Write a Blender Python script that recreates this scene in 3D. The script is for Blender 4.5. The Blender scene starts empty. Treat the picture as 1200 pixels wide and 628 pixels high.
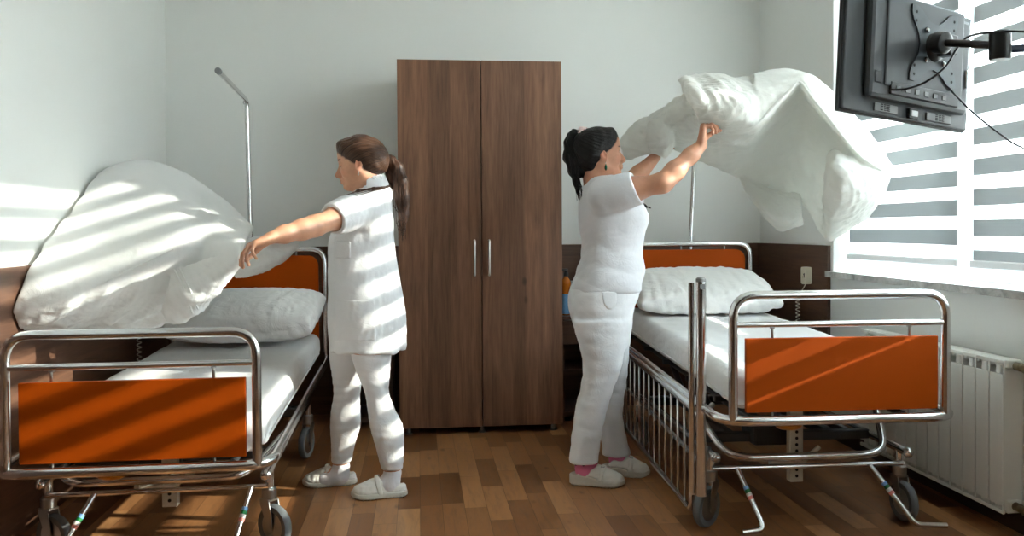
import bpy, bmesh, math, random
import numpy as np
from mathutils import Vector, Matrix, Euler

random.seed(7)
SC = bpy.context.scene
COL = SC.collection
PI = math.pi
R = math.radians

# ------------------------------------------------------------------ camera
CAM_H, YAW, PITCH, ROLL, FPX = 1.18, R(6.28), R(1.0), R(-0.35), 1000.0
SHIFT_PX = -46 + FPX * math.tan(PITCH)
CAM_R = (Matrix.Rotation(-YAW, 3, 'Z') @ Matrix.Rotation(PI/2 - PITCH, 3, 'X') @ Matrix.Rotation(ROLL, 3, 'Z'))
cam_d = bpy.data.cameras.new('camera')
cam_d.sensor_width = 36.0
cam_d.lens = 36.0 * FPX / 1200
cam_d.shift_y = SHIFT_PX / 1200
cam_d.clip_start = 0.05
cam = bpy.data.objects.new('camera', cam_d)
COL.objects.link(cam)
cam.matrix_world = Matrix.Translation((0, 0, CAM_H)) @ CAM_R.to_4x4()
SC.camera = cam

def at(px, py, Y=None, X=None, Z=None):
    """the point of the room seen at a pixel of the 1200x628 photograph, on a plane of given depth (or X, or Z)"""
    d = CAM_R @ Vector(((px - 600) / FPX, (314 - py + SHIFT_PX) / FPX, -1.0))
    if Y is not None: t = Y / d.y
    elif X is not None: t = X / d.x
    else: t = (Z - CAM_H) / d.z
    return Vector((d.x * t, d.y * t, CAM_H + d.z * t))

# ------------------------------------------------------------------ naming helpers
def tag(o, label=None, cat=None, group=None, kind=None):
    if label: o['label'] = label
    if cat: o['category'] = cat
    if group: o['group'] = group
    if kind: o['kind'] = kind
    return o

def thing(name, label, cat, loc=(0, 0, 0), rz=0.0, group=None):
    o = bpy.data.objects.new(name, None)
    o.empty_display_size = 0.1
    COL.objects.link(o)
    o.location = loc
    o.rotation_euler = (0, 0, rz)
    return tag(o, label, cat, group)

def link_mesh(name, me, mats, parent=None, loc=None):
    if not isinstance(mats, (list, tuple)): mats = [mats]
    for m in mats: me.materials.append(m)
    o = bpy.data.objects.new(name, me)
    COL.objects.link(o)
    if parent is not None: o.parent = parent
    if loc is not None: o.location = loc
    return o

# ------------------------------------------------------------------ mesh builder
class MB:
    def __init__(self):
        self.v, self.f, self.s, self.m = [], [], [], []
    def add(self, vs, fs, smooth=False, mi=0):
        b = len(self.v)
        self.v += [tuple(p) for p in vs]
        self.f += [tuple(i + b for i in f) for f in fs]
        self.s += [smooth] * len(fs)
        self.m += [mi] * len(fs)
        return self
    def box(self, lo, hi, bev=0.0, mi=0, seg=2):
        lo, hi = Vector(lo), Vector(hi)
        if bev <= 0:
            x0, y0, z0 = lo; x1, y1, z1 = hi
            vs = [(x0,y0,z0),(x1,y0,z0),(x1,y1,z0),(x0,y1,z0),(x0,y0,z1),(x1,y0,z1),(x1,y1,z1),(x0,y1,z1)]
            return self.add(vs, [(0,3,2,1),(4,5,6,7),(0,1,5,4),(1,2,6,5),(2,3,7,6),(3,0,4,7)], False, mi)
        bm = bmesh.new()
        bmesh.ops.create_cube(bm, size=1.0)
        for v in bm.verts:
            v.co = Vector([(lo[i] + hi[i]) / 2 + v.co[i] * (hi[i] - lo[i]) for i in range(3)])
        bev = min(bev, min(hi - lo) * 0.49)
        bmesh.ops.bevel(bm, geom=bm.edges[:], offset=bev, segments=seg, profile=0.5, affect='EDGES')
        return self.bm(bm, mi=mi)
    def bm(self, bm, smooth=False, mi=0, mat=None):
        bm.verts.index_update()
        vs = [(mat @ v.co if mat else v.co.copy()) for v in bm.verts]
        fs = [[v.index for v in f.verts] for f in bm.faces]
        bm.free()
        return self.add(vs, fs, smooth, mi)
    def xform(self, M, start=0):
        for i in range(start, len(self.v)):
            self.v[i] = tuple(M @ Vector(self.v[i]))
        return self
    def map(self, fn):
        self.v = [tuple(fn(*p)) for p in self.v]
        return self
    def tube(self, pts, r, n=12, fillet=0.0, closed=False, caps=True, mi=0, fseg=6):
        pts = [Vector(p) for p in pts]
        if fillet > 0:
            q, N = [], len(pts)
            for i, p in enumerate(pts):
                if not closed and i in (0, N - 1):
                    q.append(p); continue
                a, b = pts[i - 1], pts[(i + 1) % N]
                da, db = a - p, b - p
                la, lb = da.length, db.length
                f = min(fillet, la * 0.49, lb * 0.49)
                p0, p1 = p + da / la * f, p + db / lb * f
                for k in range(fseg + 1):
                    t = k / fseg
                    q.append((1 - t) ** 2 * p0 + 2 * t * (1 - t) * p + t * t * p1)
            pts = q
        N = len(pts)
        rs = r if isinstance(r, (list, tuple)) else [r] * N
        T = []
        for i in range(N):
            a = pts[(i - 1) % N] if (closed or i > 0) else pts[i]
            b = pts[(i + 1) % N] if (closed or i < N - 1) else pts[i]
            d = b - a
            T.append(d.normalized() if d.length > 1e-9 else Vector((0, 0, 1)))
        up = Vector((0, 0, 1)) if abs(T[0].z) < 0.9 else Vector((1, 0, 0))
        nrm = (up - T[0] * up.dot(T[0])).normalized()
        vs = []
        for i in range(N):
            if i:
                nrm = nrm - T[i] * nrm.dot(T[i])
                nrm = nrm.normalized() if nrm.length > 1e-6 else Vector((1, 0, 0))
            bi = T[i].cross(nrm)
            for k in range(n):
                a = 2 * PI * k / n
                vs.append(pts[i] + (nrm * math.cos(a) + bi * math.sin(a)) * rs[i])
        fs = []
        M = N if closed else N - 1
        for i in range(M):
            j = (i + 1) % N
            for k in range(n):
                l = (k + 1) % n
                fs.append((i * n + k, i * n + l, j * n + l, j * n + k))
        self.add(vs, fs, True, mi)
        if caps and not closed:
            b = len(self.v) - len(vs)
            self.f += [tuple(b + k for k in reversed(range(n))), tuple(b + (N - 1) * n + k for k in range(n))]
            self.s += [False, False]; self.m += [mi, mi]
        return self
    def lathe(self, prof, n=24, M=None, mi=0, smooth=True):
        """profile of (radius, height) turned about z"""
        vs, fs = [], []
        for (r_, z_) in prof:
            for k in range(n):
                a = 2 * PI * k / n
                vs.append(Vector((r_ * math.cos(a), r_ * math.sin(a), z_)))
        for i in range(len(prof) - 1):
            for k in range(n):
                l = (k + 1) % n
                fs.append((i * n + k, i * n + l, (i + 1) * n + l, (i + 1) * n + k))
        fs.append(tuple(reversed(range(n))))
        fs.append(tuple((len(prof) - 1) * n + k for k in range(n)))
        if M is not None: vs = [M @ v for v in vs]
        return self.add(vs, fs, smooth, mi)
    def prism(self, poly, h, M=None, mi=0, smooth=False):
        """2-D outline (ccw) extruded along z by h"""
        n = len(poly)
        vs = [Vector((x, y, 0)) for x, y in poly] + [Vector((x, y, h)) for x, y in poly]
        if M is not None: vs = [M @ v for v in vs]
        fs = [tuple(reversed(range(n))), tuple(range(n, 2 * n))]
        fs += [(i, (i + 1) % n, n + (i + 1) % n, n + i) for i in range(n)]
        return self.add(vs, fs, smooth, mi)
    def mesh(self, name):
        me = bpy.data.meshes.new(name)
        me.from_pydata(self.v, [], self.f)
        me.polygons.foreach_set('use_smooth', self.s)
        me.polygons.foreach_set('material_index', self.m)
        me.update()
        return me
    def build(self, name, mats, parent=None, loc=None, sharp=40):
        me = self.mesh(name)
        o = link_mesh(name, me, mats, parent, loc)
        if any(self.s):
            bm = bmesh.new(); bm.from_mesh(me)
            bmesh.ops.recalc_face_normals(bm, faces=bm.faces[:])
            for e in bm.edges:
                if len(e.link_faces) == 2 and e.calc_face_angle(0) > R(sharp): e.smooth = False
            bm.to_mesh(me); bm.free()
        return o

def pieces(mb, name, mats, parent):
    """every separate piece of a builder as an object of its own"""
    n = len(mb.v); par = list(range(n))
    def find(a):
        while par[a] != a:
            par[a] = par[par[a]]; a = par[a]
        return a
    for f in mb.f:
        for i in f[1:]: par[find(f[0])] = find(i)
    groups = {}
    for k, f in enumerate(mb.f): groups.setdefault(find(f[0]), []).append(k)
    out = []
    for ks in groups.values():
        ids = sorted({i for k in ks for i in mb.f[k]}); mp = {a: b for b, a in enumerate(ids)}
        q = MB(); q.v = [mb.v[i] for i in ids]; q.f = [tuple(mp[i] for i in mb.f[k]) for k in ks]; q.s = [mb.s[k] for k in ks]; q.m = [mb.m[k] for k in ks]
        out.append(q.build(name, mats, parent))
    return out

def axisM(p, d, up=(0, 0, 1)):
    """matrix taking +z to direction d at point p"""
    d = Vector(d).normalized()
    u = Vector(up)
    if abs(d.dot(u)) > 0.98: u = Vector((1, 0, 0))
    x = u.cross(d).normalized(); y = d.cross(x)
    M = Matrix((x, y, d)).transposed().to_4x4()
    M.translation = Vector(p)
    return M

def rounded(w, h, r, seg=5, cx=0, cy=0):
    out = []
    for (sx, sy, a0) in ((1, -1, -90), (1, 1, 0), (-1, 1, 90), (-1, -1, 180)):
        for k in range(seg + 1):
            a = R(a0 + 90 * k / seg)
            out.append((cx + sx * (w / 2 - r) + r * math.cos(a), cy + sy * (h / 2 - r) + r * math.sin(a)))
    return out

# ------------------------------------------------------------------ smooth implicit surfaces (bodies, cloth, pillows)
def smin(a, b, k):
    if k <= 0: return np.minimum(a, b)
    h = np.maximum(k - np.abs(a - b), 0) / k
    return np.minimum(a, b) - h * h * k * 0.25

class P:
    def __init__(self, f, lo, hi, k=0.0, op='add'):
        self.f, self.lo, self.hi, self.k, self.op = f, np.array(lo, float), np.array(hi, float), k, op

def cone(a, b, ra, rb, k=0.02, op='add', flat=None):
    """round cone between two points; flat=(axis vector, factor) squashes it across one direction"""
    a = np.array(a, float); b = np.array(b, float)
    ab = b - a; L2 = float(ab @ ab) + 1e-12
    def f(x, y, z):
        px, py, pz = x - a[0], y - a[1], z - a[2]
        t = np.clip((px * ab[0] + py * ab[1] + pz * ab[2]) / L2, 0, 1)
        dx, dy, dz = px - t * ab[0], py - t * ab[1], pz - t * ab[2]
        q = dx * dx + dy * dy + dz * dz
        if flat is not None:
            n, s = flat
            dn = dx * n[0] + dy * n[1] + dz * n[2]
            q = q + dn * dn * (1 / (s * s) - 1)
        return np.sqrt(q) - (ra + (rb - ra) * t)
    r = max(ra, rb)
    return P(f, np.minimum(a, b) - r, np.maximum(a, b) + r, k, op)

def chain(pts, rs, k=0.02, **kw):
    return [cone(pts[i], pts[i + 1], rs[i], rs[i + 1], k, **kw) for i in range(len(pts) - 1)]

def ell(c, r, k=0.02, rot=None, op='add', n=2.0):
    c = np.array(c, float); r = np.array(r, float)
    M = np.array(rot.to_matrix().transposed()) if rot is not None else np.eye(3)
    def f(x, y, z):
        px, py, pz = x - c[0], y - c[1], z - c[2]
        u = (M[0,0]*px + M[0,1]*py + M[0,2]*pz) / r[0]
        v = (M[1,0]*px + M[1,1]*py + M[1,2]*pz) / r[1]
        w = (M[2,0]*px + M[2,1]*py + M[2,2]*pz) / r[2]
        if n != 2.0:
            q = (np.abs(u)**n + np.abs(v)**n + np.abs(w)**n)**(1 / n)
            return (q - 1) * r.min()
        k0 = np.sqrt(u*u + v*v + w*w)
        k1 = np.sqrt((u/r[0])**2 + (v/r[1])**2 + (w/r[2])**2)
        return k0 * (k0 - 1) / np.maximum(k1, 1e-6)
    m = r.max()
    return P(f, c - m, c + m, k, op)

def catmull(ts, vs, q):
    ts = np.array(ts, float); vs = np.array(vs, float); q = np.clip(q, ts[0], ts[-1])
    m = np.gradient(vs, ts)
    i = np.clip(np.searchsorted(ts, q) - 1, 0, len(ts) - 2)
    h = ts[i+1] - ts[i]; t = (q - ts[i]) / h
    return ((2*t**3 - 3*t**2 + 1) * vs[i] + (t**3 - 2*t**2 + t) * h * m[i] + (-2*t**3 + 3*t**2) * vs[i+1] + (t**3 - t**2) * h * m[i+1])

def loft(secs, k=0.02, n=2.2, op='add', yaw=0.0):
    """stack of ovals (z, cx, cy, rx, ry), z increasing"""
    s = np.array(sorted(secs), float)
    zs = np.linspace(s[0,0], s[-1,0], 240)
    tab = [catmull(s[:,0], s[:,j], zs) for j in range(1, 5)]
    ca, sa = math.cos(yaw), math.sin(yaw)
    def f(x, y, z):
        cx, cy, rx, ry = [np.interp(z, zs, t) for t in tab]
        px, py = x - cx, y - cy
        u = (ca*px + sa*py) / rx; v = (-sa*px + ca*py) / ry
        q = (np.abs(u)**n + np.abs(v)**n)**(1 / n)
        d = (q - 1) * np.minimum(rx, ry)
        d2 = np.maximum(s[0,0] - z, z - s[-1,0])
        return -smin(-d, -d2, 0.012)
    m = max(s[:,3].max(), s[:,4].max())
    lo = [s[:,1].min() - m, s[:,2].min() - m, s[0,0]]
    hi = [s[:,1].max() + m, s[:,2].max() + m, s[-1,0]]
    return P(f, lo, hi, k, op)

def wrinkle(seed, scale, amp, stretch=(1, 1, 1), ridged=True, mask=None):
    rng = np.random.RandomState(seed)
    w = rng.normal(size=(5, 3)); w /= np.linalg.norm(w, axis=1)[:, None]
    w = w * (2 * PI / scale) * rng.uniform(0.7, 1.6, (5, 1)) / np.array(stretch)
    ph = rng.uniform(0, 6.28, (5, 3)); w2 = rng.normal(size=(5, 3)) * (1.3 / scale)
    def f(x, y, z):
        o = 0.0
        for i in range(5):
            a = w[i,0]*x + w[i,1]*y + w[i,2]*z + ph[i,0] + 1.7*np.sin(w2[i,0]*x + w2[i,1]*y + w2[i,2]*z + ph[i,1])
            s = np.sin(a)
            o = o + ((0.6 - np.abs(s)) * np.where(np.abs(s) < 2, 1.0, 0) if ridged else s)
        o = o * amp / 2.2
        return o * mask(x, y, z) if mask is not None else o
    return f

def ax(lo, hi, *zones, step=0.006):
    """grid line positions with finer zones: zone = (lo, hi, step)"""
    out, p = [], lo
    while p < hi:
        s = step
        for (a, b, st) in zones:
            if a <= p <= b: s = min(s, st)
        out.append(p); p += s
    out.append(p)
    return np.array(out)

def sdf_mesh(name, prims, xs, ys, zs, disp=None, B=20):
    nx, ny, nz = len(xs), len(ys), len(zs)
    F = np.full((nx, ny, nz), 1.0, np.float32)
    for i0 in range(0, nx, B):
        for j0 in range(0, ny, B):
            for k0 in range(0, nz, B):
                X, Y, Z = xs[i0:i0+B], ys[j0:j0+B], zs[k0:k0+B]
                lo = np.array([X[0], Y[0], Z[0]]) - 0.06; hi = np.array([X[-1], Y[-1], Z[-1]]) + 0.06
                act = [p for p in prims if np.all(p.lo <= hi) and np.all(p.hi >= lo)]
                if not any(p.op == 'add' for p in act): continue
                x, y, z = X[:,None,None], Y[None,:,None], Z[None,None,:]
                d = None
                for p in act:
                    if d is None:
                        if p.op == 'add': d = p.f(x, y, z) + 0 * (x + y + z)
                        continue
                    e = p.f(x, y, z)
                    if p.op == 'add': d = smin(d, e, p.k)
                    elif p.op == 'sub': d = -smin(-d, e, p.k)
                    else: d = -smin(-d, -e, p.k)
                if disp is not None: d = d + disp(x, y, z)
                F[i0:i0+B, j0:j0+B, k0:k0+B] = d
    F[0] = F[-1] = 1; F[:,0] = F[:,-1] = 1; F[:,:,0] = F[:,:,-1] = 1
    S = F < 0
    cnt = np.zeros((nx-1, ny-1, nz-1), np.uint8)
    for a in (0, 1):
        for b in (0, 1):
            for c in (0, 1):
                cnt += S[a:nx-1+a, b:ny-1+b, c:nz-1+c]
    cells = np.argwhere((cnt > 0) & (cnt < 8))
    idx = np.full(cnt.shape, -1, np.int64)
    idx[cells[:,0], cells[:,1], cells[:,2]] = np.arange(len(cells))
    acc = np.zeros((len(cells), 3)); num = np.zeros(len(cells))
    G = [xs, ys, zs]
    corners = [(a, b, c) for a in (0, 1) for b in (0, 1) for c in (0, 1)]
    for c0 in corners:
        for axis in range(3):
            if c0[axis]: continue
            c1 = list(c0); c1[axis] = 1
            p0 = cells + np.array(c0); p1 = cells + np.array(c1)
            f0 = F[p0[:,0], p0[:,1], p0[:,2]].astype(float); f1 = F[p1[:,0], p1[:,1], p1[:,2]].astype(float)
            m = (f0 < 0) != (f1 < 0)
            t = np.where(m, f0 / np.where(m, f0 - f1, 1), 0)[:,None]
            q0 = np.stack([G[j][p0[:,j]] for j in range(3)], 1); q1 = np.stack([G[j][p1[:,j]] for j in range(3)], 1)
            acc += np.where(m[:,None], q0 + t * (q1 - q0), 0); num += m
    V = acc / np.maximum(num, 1)[:,None]
    quads = []
    for axis in range(3):
        A = np.swapaxes(S, 0, axis)
        e = np.argwhere(A[:-1] != A[1:])
        e2 = e.copy(); e2[:, [0, axis]] = e[:, [axis, 0]]
        e = e2
        o1, o2 = [(1, 2), (2, 0), (0, 1)][axis]
        ok = (e[:,o1] > 0) & (e[:,o2] > 0)
        e = e[ok]
        inside = S[e[:,0], e[:,1], e[:,2]]
        def cell(d1, d2):
            q = e.copy(); q[:,o1] -= d1; q[:,o2] -= d2
            return idx[np.minimum(q[:,0], nx-2), np.minimum(q[:,1], ny-2), np.minimum(q[:,2], nz-2)]
        q = np.stack([cell(1, 1), cell(0, 1), cell(0, 0), cell(1, 0)], 1)
        q[~inside] = q[~inside][:, ::-1]
        quads.append(q)
    Q = np.concatenate(quads)
    Q = Q[(Q >= 0).all(1)]
    me = bpy.data.meshes.new(name)
    me.vertices.add(len(V)); me.vertices.foreach_set('co', V.astype(np.float32).ravel())
    me.loops.add(len(Q) * 4); me.loops.foreach_set('vertex_index', Q.astype(np.int32).ravel())
    me.polygons.add(len(Q)); me.polygons.foreach_set('loop_start', np.arange(0, len(Q) * 4, 4, dtype=np.int32))
    me.polygons.foreach_set('use_smooth', np.ones(len(Q), bool))
    me.update(); me.validate()
    return me

def verts(me):
    a = np.empty(len(me.vertices) * 3, np.float32); me.vertices.foreach_get('co', a)
    return a.reshape(-1, 3)

def paint(me, base, rules):
    """colour attribute 'tint' in linear rgb: rules are (colour, function(V)->weight)"""
    V = verts(me).astype(float)
    C = np.ones((len(V), 4)); C[:, :3] = base
    for col, fn in rules:
        w = np.clip(fn(V), 0, 1)[:, None]
        C[:, :3] = C[:, :3] * (1 - w) + np.array(col) * w
    a = me.color_attributes.new('tint', 'FLOAT_COLOR', 'POINT')
    a.data.foreach_set('color', C.astype(np.float32).ravel())

def shift_mesh(me, off):
    V = verts(me) - np.array(off, np.float32)
    me.vertices.foreach_set('co', V.ravel()); me.update()

# ------------------------------------------------------------------ materials
def srgb(r, g, b):
    f = lambda c: (c / 12.92 if c <= 0.04045 else ((c + 0.055) / 1.055) ** 2.4)
    return tuple(f(c / 255) for c in (r, g, b))

def mat(name, col=(0.5, 0.5, 0.5), rough=0.5, metal=0.0, **kw):
    m = bpy.data.materials.new(name); m.use_nodes = True
    p = m.node_tree.nodes['Principled BSDF']
    p.inputs['Base Color'].default_value = (*col, 1)
    p.inputs['Roughness'].default_value = rough
    p.inputs['Metallic'].default_value = metal
    for k, v in kw.items(): p.inputs[k].default_value = v
    return m

class NT:
    def __init__(self, m):
        self.m, self.t = m, m.node_tree
        self.p = self.t.nodes.get('Principled BSDF')
    def n(self, typ, **kw):
        nd = self.t.nodes.new(typ)
        for k, v in kw.items():
            if k.startswith('i_'):
                key = k[2:].replace('_', ' ')
                nd.inputs[int(key) if key.isdigit() else key].default_value = v
            else: setattr(nd, k, v)
        return nd
    def l(self, a, b): self.t.links.new(a, b)
    def ramp(self, src, stops):
        r = self.n('ShaderNodeValToRGB')
        e = r.color_ramp.elements
        while len(e) > 1: e.remove(e[0])
        e[0].position, e[0].color = stops[0][0], (*stops[0][1], 1)
        for pos, c in stops[1:]:
            x = e.new(pos); x.color = (*c, 1)
        self.l(src, r.inputs['Fac'])
        return r.outputs['Color']
    def coords(self, scale=(1, 1, 1), rot=(0, 0, 0), loc=(0, 0, 0), kind='Object'):
        tc = self.n('ShaderNodeTexCoord'); mp = self.n('ShaderNodeMapping')
        mp.inputs['Scale'].default_value = scale; mp.inputs['Rotation'].default_value = rot; mp.inputs['Location'].default_value = loc
        self.l(tc.outputs[kind], mp.inputs['Vector'])
        return mp.outputs['Vector']
    def noise(self, vec, scale, detail=4, rough=0.5, dist=0.0):
        nd = self.n('ShaderNodeTexNoise')
        nd.inputs['Scale'].default_value = scale; nd.inputs['Detail'].default_value = detail
        nd.inputs['Roughness'].default_value = rough; nd.inputs['Distortion'].default_value = dist
        self.l(vec, nd.inputs['Vector'])
        return nd.outputs['Fac']
    def bump(self, h, strength, dist=0.01, nrm=None):
        b = self.n('ShaderNodeBump')
        b.inputs['Strength'].default_value = strength; b.inputs['Distance'].default_value = dist
        self.l(h, b.inputs['Height'])
        if nrm is not None: self.l(nrm, b.inputs['Normal'])
        self.l(b.outputs['Normal'], self.p.inputs['Normal'])
        return b.outputs['Normal']
    def mix(self, fac, a, b, mode='MIX'):
        x = self.n('ShaderNodeMix', data_type='RGBA', blend_type=mode)
        if isinstance(fac, (int, float)): x.inputs[0].default_value = fac
        else: self.l(fac, x.inputs[0])
        for s, v in ((x.inputs[6], a), (x.inputs[7], b)):
            if isinstance(v, tuple): s.default_value = (*v, 1)
            else: self.l(v, s)
        return x.outputs[2]

def wall_paint(name, col):
    m = mat(name, col, 0.75); t = NT(m)
    v = t.coords()
    t.l(t.mix(t.noise(v, 1.2, 3), tuple(c * 0.97 for c in col), tuple(min(1, c * 1.03) for c in col)), t.p.inputs['Base Color'])
    t.bump(t.noise(v, 180, 2), 0.12, 0.002)
    return m

def wood_laminate(name, axis, dark, mid, light, plank=0.17):
    """dark oak decor foil: grain along axis, plank bands across it, a few knots"""
    m = mat(name, mid, 0.42); t = NT(m)
    sc = {'Z': (9, 9, 0.55), 'X': (0.55, 9, 9), 'Y': (9, 0.55, 9)}[axis]
    v = t.coords(sc)
    g1 = t.noise(v, 2.2, 8, 0.62, 0.7)
    g2 = t.noise(t.coords(tuple(c * 4 for c in sc)), 2.5, 5, 0.6)
    col = t.ramp(g1, [(0.28, dark), (0.5, mid), (0.75, light)])
    col = t.mix(0.35, col, t.ramp(g2, [(0.3, dark), (0.7, light)]))
    bands = t.n('ShaderNodeTexVoronoi', feature='F1')
    bs = {'Z': (1 / plank, 1 / plank, 0.01), 'X': (0.01, 1 / plank, 1 / plank), 'Y': (1 / plank, 0.01, 1 / plank)}[axis]
    t.l(t.coords(bs), bands.inputs['Vector']); bands.inputs['Scale'].default_value = 1.0
    sep = t.n('ShaderNodeSeparateColor'); t.l(bands.outputs['Color'], sep.inputs[0])
    col = t.mix(0.45, col, t.ramp(sep.outputs[0], [(0.0, (0.45, 0.45, 0.45)), (1.0, (1.4, 1.4, 1.4))]), 'MULTIPLY')
    kn = t.n('ShaderNodeTexVoronoi', feature='F1')
    ks = {'Z': (4.2, 4.2, 2.3), 'X': (2.3, 4.2, 4.2), 'Y': (4.2, 2.3, 4.2)}[axis]
    t.l(t.coords(ks), kn.inputs['Vector']); kn.inputs['Scale'].default_value = 1.0
    col = t.mix(t.ramp(kn.outputs['Distance'], [(0.0, (1, 1, 1)), (0.035, (0.7, 0.7, 0.7)), (0.075, (0, 0, 0))]), col, tuple(c * 0.5 for c in dark))
    t.l(col, t.p.inputs['Base Color'])
    t.bump(g2, 0.12, 0.002)
    return m

def cloth(name, col, fine=700, amp=0.25, crease=0.25, transl=0.0, cscale=14):
    m = mat(name, col, 0.85); t = NT(m)
    t.p.inputs['Sheen Weight'].default_value = 0.15
    v = t.coords()
    h1 = t.noise(v, cscale, 5, 0.6, 1.2)
    h2 = t.noise(v, fine, 1)
    mx = t.n('ShaderNodeMath', operation='MULTIPLY_ADD'); t.l(h2, mx.inputs[0]); mx.inputs[1].default_value = 0.02; t.l(h1, mx.inputs[2])
    t.bump(mx.outputs[0], crease, 0.03)
    if transl > 0:
        tr = t.n('ShaderNodeBsdfTranslucent'); tr.inputs['Color'].default_value = (*col, 1)
        ms = t.n('ShaderNodeMixShader'); ms.inputs[0].default_value = transl
        out = t.t.nodes['Material Output']
        t.l(t.p.outputs[0], ms.inputs[1]); t.l(tr.outputs[0], ms.inputs[2]); t.l(ms.outputs[0], out.inputs['Surface'])
    return m

M = {}
M['wall'] = wall_paint('wall_paint', srgb(234, 236, 233))
M['ceiling'] = wall_paint('ceiling_paint', srgb(235, 235, 232))
M['frame_white'] = mat('window_frame_white', srgb(235, 238, 240), 0.35)
M['chrome'] = mat('chrome_tube', (0.72, 0.72, 0.72), 0.16, 1.0)
M['steel'] = mat('dull_steel', (0.42, 0.42, 0.41), 0.32, 1.0)
M['dark_metal'] = mat('dark_painted_metal', (0.03, 0.03, 0.032), 0.45)
M['black'] = mat('black_plastic', (0.012, 0.012, 0.013), 0.38)
M['grey_plastic'] = mat('grey_plastic', srgb(120, 122, 122), 0.5)
M['tyre'] = mat('grey_rubber', srgb(98, 102, 104), 0.6)
M['cream_metal'] = mat('cream_enamel', srgb(205, 200, 185), 0.4)
M['hole'] = mat('dark_hole', (0.01, 0.01, 0.01), 0.8)
M['amber'] = mat('amber_plastic', srgb(200, 130, 30), 0.3)
M['orange'] = mat('orange_panel', srgb(166, 68, 0), 0.6, **{'Specular IOR Level': 0.12})
t_ = NT(M['orange']); t_.bump(t_.noise(t_.coords(), 400, 2), 0.08, 0.001)
M['oak'] = wood_laminate('dark_oak_upright', 'Z', srgb(74, 49, 36), srgb(118, 82, 61), srgb(150, 110, 84))
M['oak_y'] = wood_laminate('dark_oak_wall_panel', 'Y', srgb(64, 43, 33), srgb(96, 67, 52), srgb(120, 88, 68), 0.25)
M['oak_x'] = wood_laminate('dark_oak_back_panel', 'X', srgb(64, 43, 33), srgb(94, 66, 51), srgb(118, 86, 67), 0.25)
M['sheet'] = cloth('white_bed_sheet', srgb(224, 224, 223), crease=0.18)
M['pillow'] = cloth('white_pillow_case', srgb(238, 238, 236), crease=0.3, cscale=9)
M['duvet'] = cloth('white_duvet_cover', srgb(240, 241, 240), crease=0.22, transl=0.18, cscale=8)
M['thin_duvet'] = cloth('white_quilt_cover', srgb(232, 232, 227), crease=0.3, transl=0.42, cscale=11)
M['uniform'] = cloth('white_uniform_cotton', srgb(222, 223, 225), crease=0.14, cscale=18)
M['tshirt'] = cloth('white_jersey', srgb(212, 212, 215), crease=0.14, cscale=18)
# ================================================================== the room
XL, XR, YB, YF, HC = -1.56, 2.30, 5.55, -1.7, 3.22

# floor: three-strip oak vinyl, strips running away from the camera
def floor_mat():
    m = mat('oak_strip_vinyl', srgb(130, 90, 58), 0.38); t = NT(m)
    tc = t.n('ShaderNodeTexCoord'); sep = t.n('ShaderNodeSeparateXYZ'); t.l(tc.outputs['Object'], sep.inputs[0])
    def math_(op, a, b=None, c=None):
        x = t.n('ShaderNodeMath', operation=op)
        for i, v in enumerate((a, b, c)):
            if v is None: continue
            if isinstance(v, (int, float)): x.inputs[i].default_value = v
            else: t.l(v, x.inputs[i])
        return x.outputs[0]
    W, L = 0.094, 0.46
    xr = math_('DIVIDE', sep.outputs['X'], W)
    row = math_('FLOOR', xr)
    wn = t.n('ShaderNodeTexWhiteNoise', noise_dimensions='1D'); t.l(row, wn.inputs['W'])
    yr = math_('ADD', math_('DIVIDE', sep.outputs['Y'], L), math_('MULTIPLY', wn.outputs['Value'], 7.0))
    col_i = math_('FLOOR', yr)
    cmb = t.n('ShaderNodeCombineXYZ'); t.l(row, cmb.inputs[0]); t.l(col_i, cmb.inputs[1])
    w2 = t.n('ShaderNodeTexWhiteNoise', noise_dimensions='2D'); t.l(cmb.outputs[0], w2.inputs['Vector'])
    base = t.ramp(w2.outputs['Value'], [(0.0, srgb(118, 76, 44)), (0.35, srgb(140, 93, 56)), (0.7, srgb(164, 113, 70)), (1.0, srgb(186, 136, 90))])
    off = t.n('ShaderNodeVectorMath', operation='MULTIPLY_ADD')
    t.l(w2.outputs['Color'], off.inputs[0]); off.inputs[1].default_value = (20, 20, 0); t.l(tc.outputs['Object'], off.inputs[2])
    mp = t.n('ShaderNodeMapping'); mp.inputs['Scale'].default_value = (14, 1.6, 1); t.l(off.outputs[0], mp.inputs['Vector'])
    g = t.noise(mp.outputs['Vector'], 3.0, 7, 0.62, 0.5)
    col = t.mix(0.75, base, t.ramp(g, [(0.25, (0.5, 0.46, 0.42)), (0.5, (0.95, 0.95, 0.95)), (0.8, (1.2, 1.2, 1.2))]), 'MULTIPLY')
    kn = t.n('ShaderNodeTexVoronoi', feature='F1'); mk = t.n('ShaderNodeMapping'); mk.inputs['Scale'].default_value = (7, 3.4, 1)
    t.l(tc.outputs['Object'], mk.inputs['Vector']); t.l(mk.outputs[0], kn.inputs['Vector']); kn.inputs['Scale'].default_value = 1.0
    col = t.mix(t.ramp(kn.outputs['Distance'], [(0.0, (0.7, 0.7, 0.7)), (0.12, (0, 0, 0))]), col, srgb(60, 36, 22))
    fx = math_('FRACT', xr); fy = math_('FRACT', yr)
    ex = math_('LESS_THAN', math_('MINIMUM', fx, math_('SUBTRACT', 1.0, fx)), 0.012)
    ey = math_('LESS_THAN', math_('MINIMUM', fy, math_('SUBTRACT', 1.0, fy)), 0.0032)
    edge = math_('MAXIMUM', ex, ey)
    col = t.mix(math_('MULTIPLY', edge, 0.55), col, srgb(44, 27, 17))
    t.l(col, t.p.inputs['Base Color'])
    t.l(t.ramp(g, [(0.2, (0.32,) * 3), (0.8, (0.48,) * 3)]), t.p.inputs['Roughness'])
    t.bump(g, 0.08, 0.002)
    return m

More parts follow.
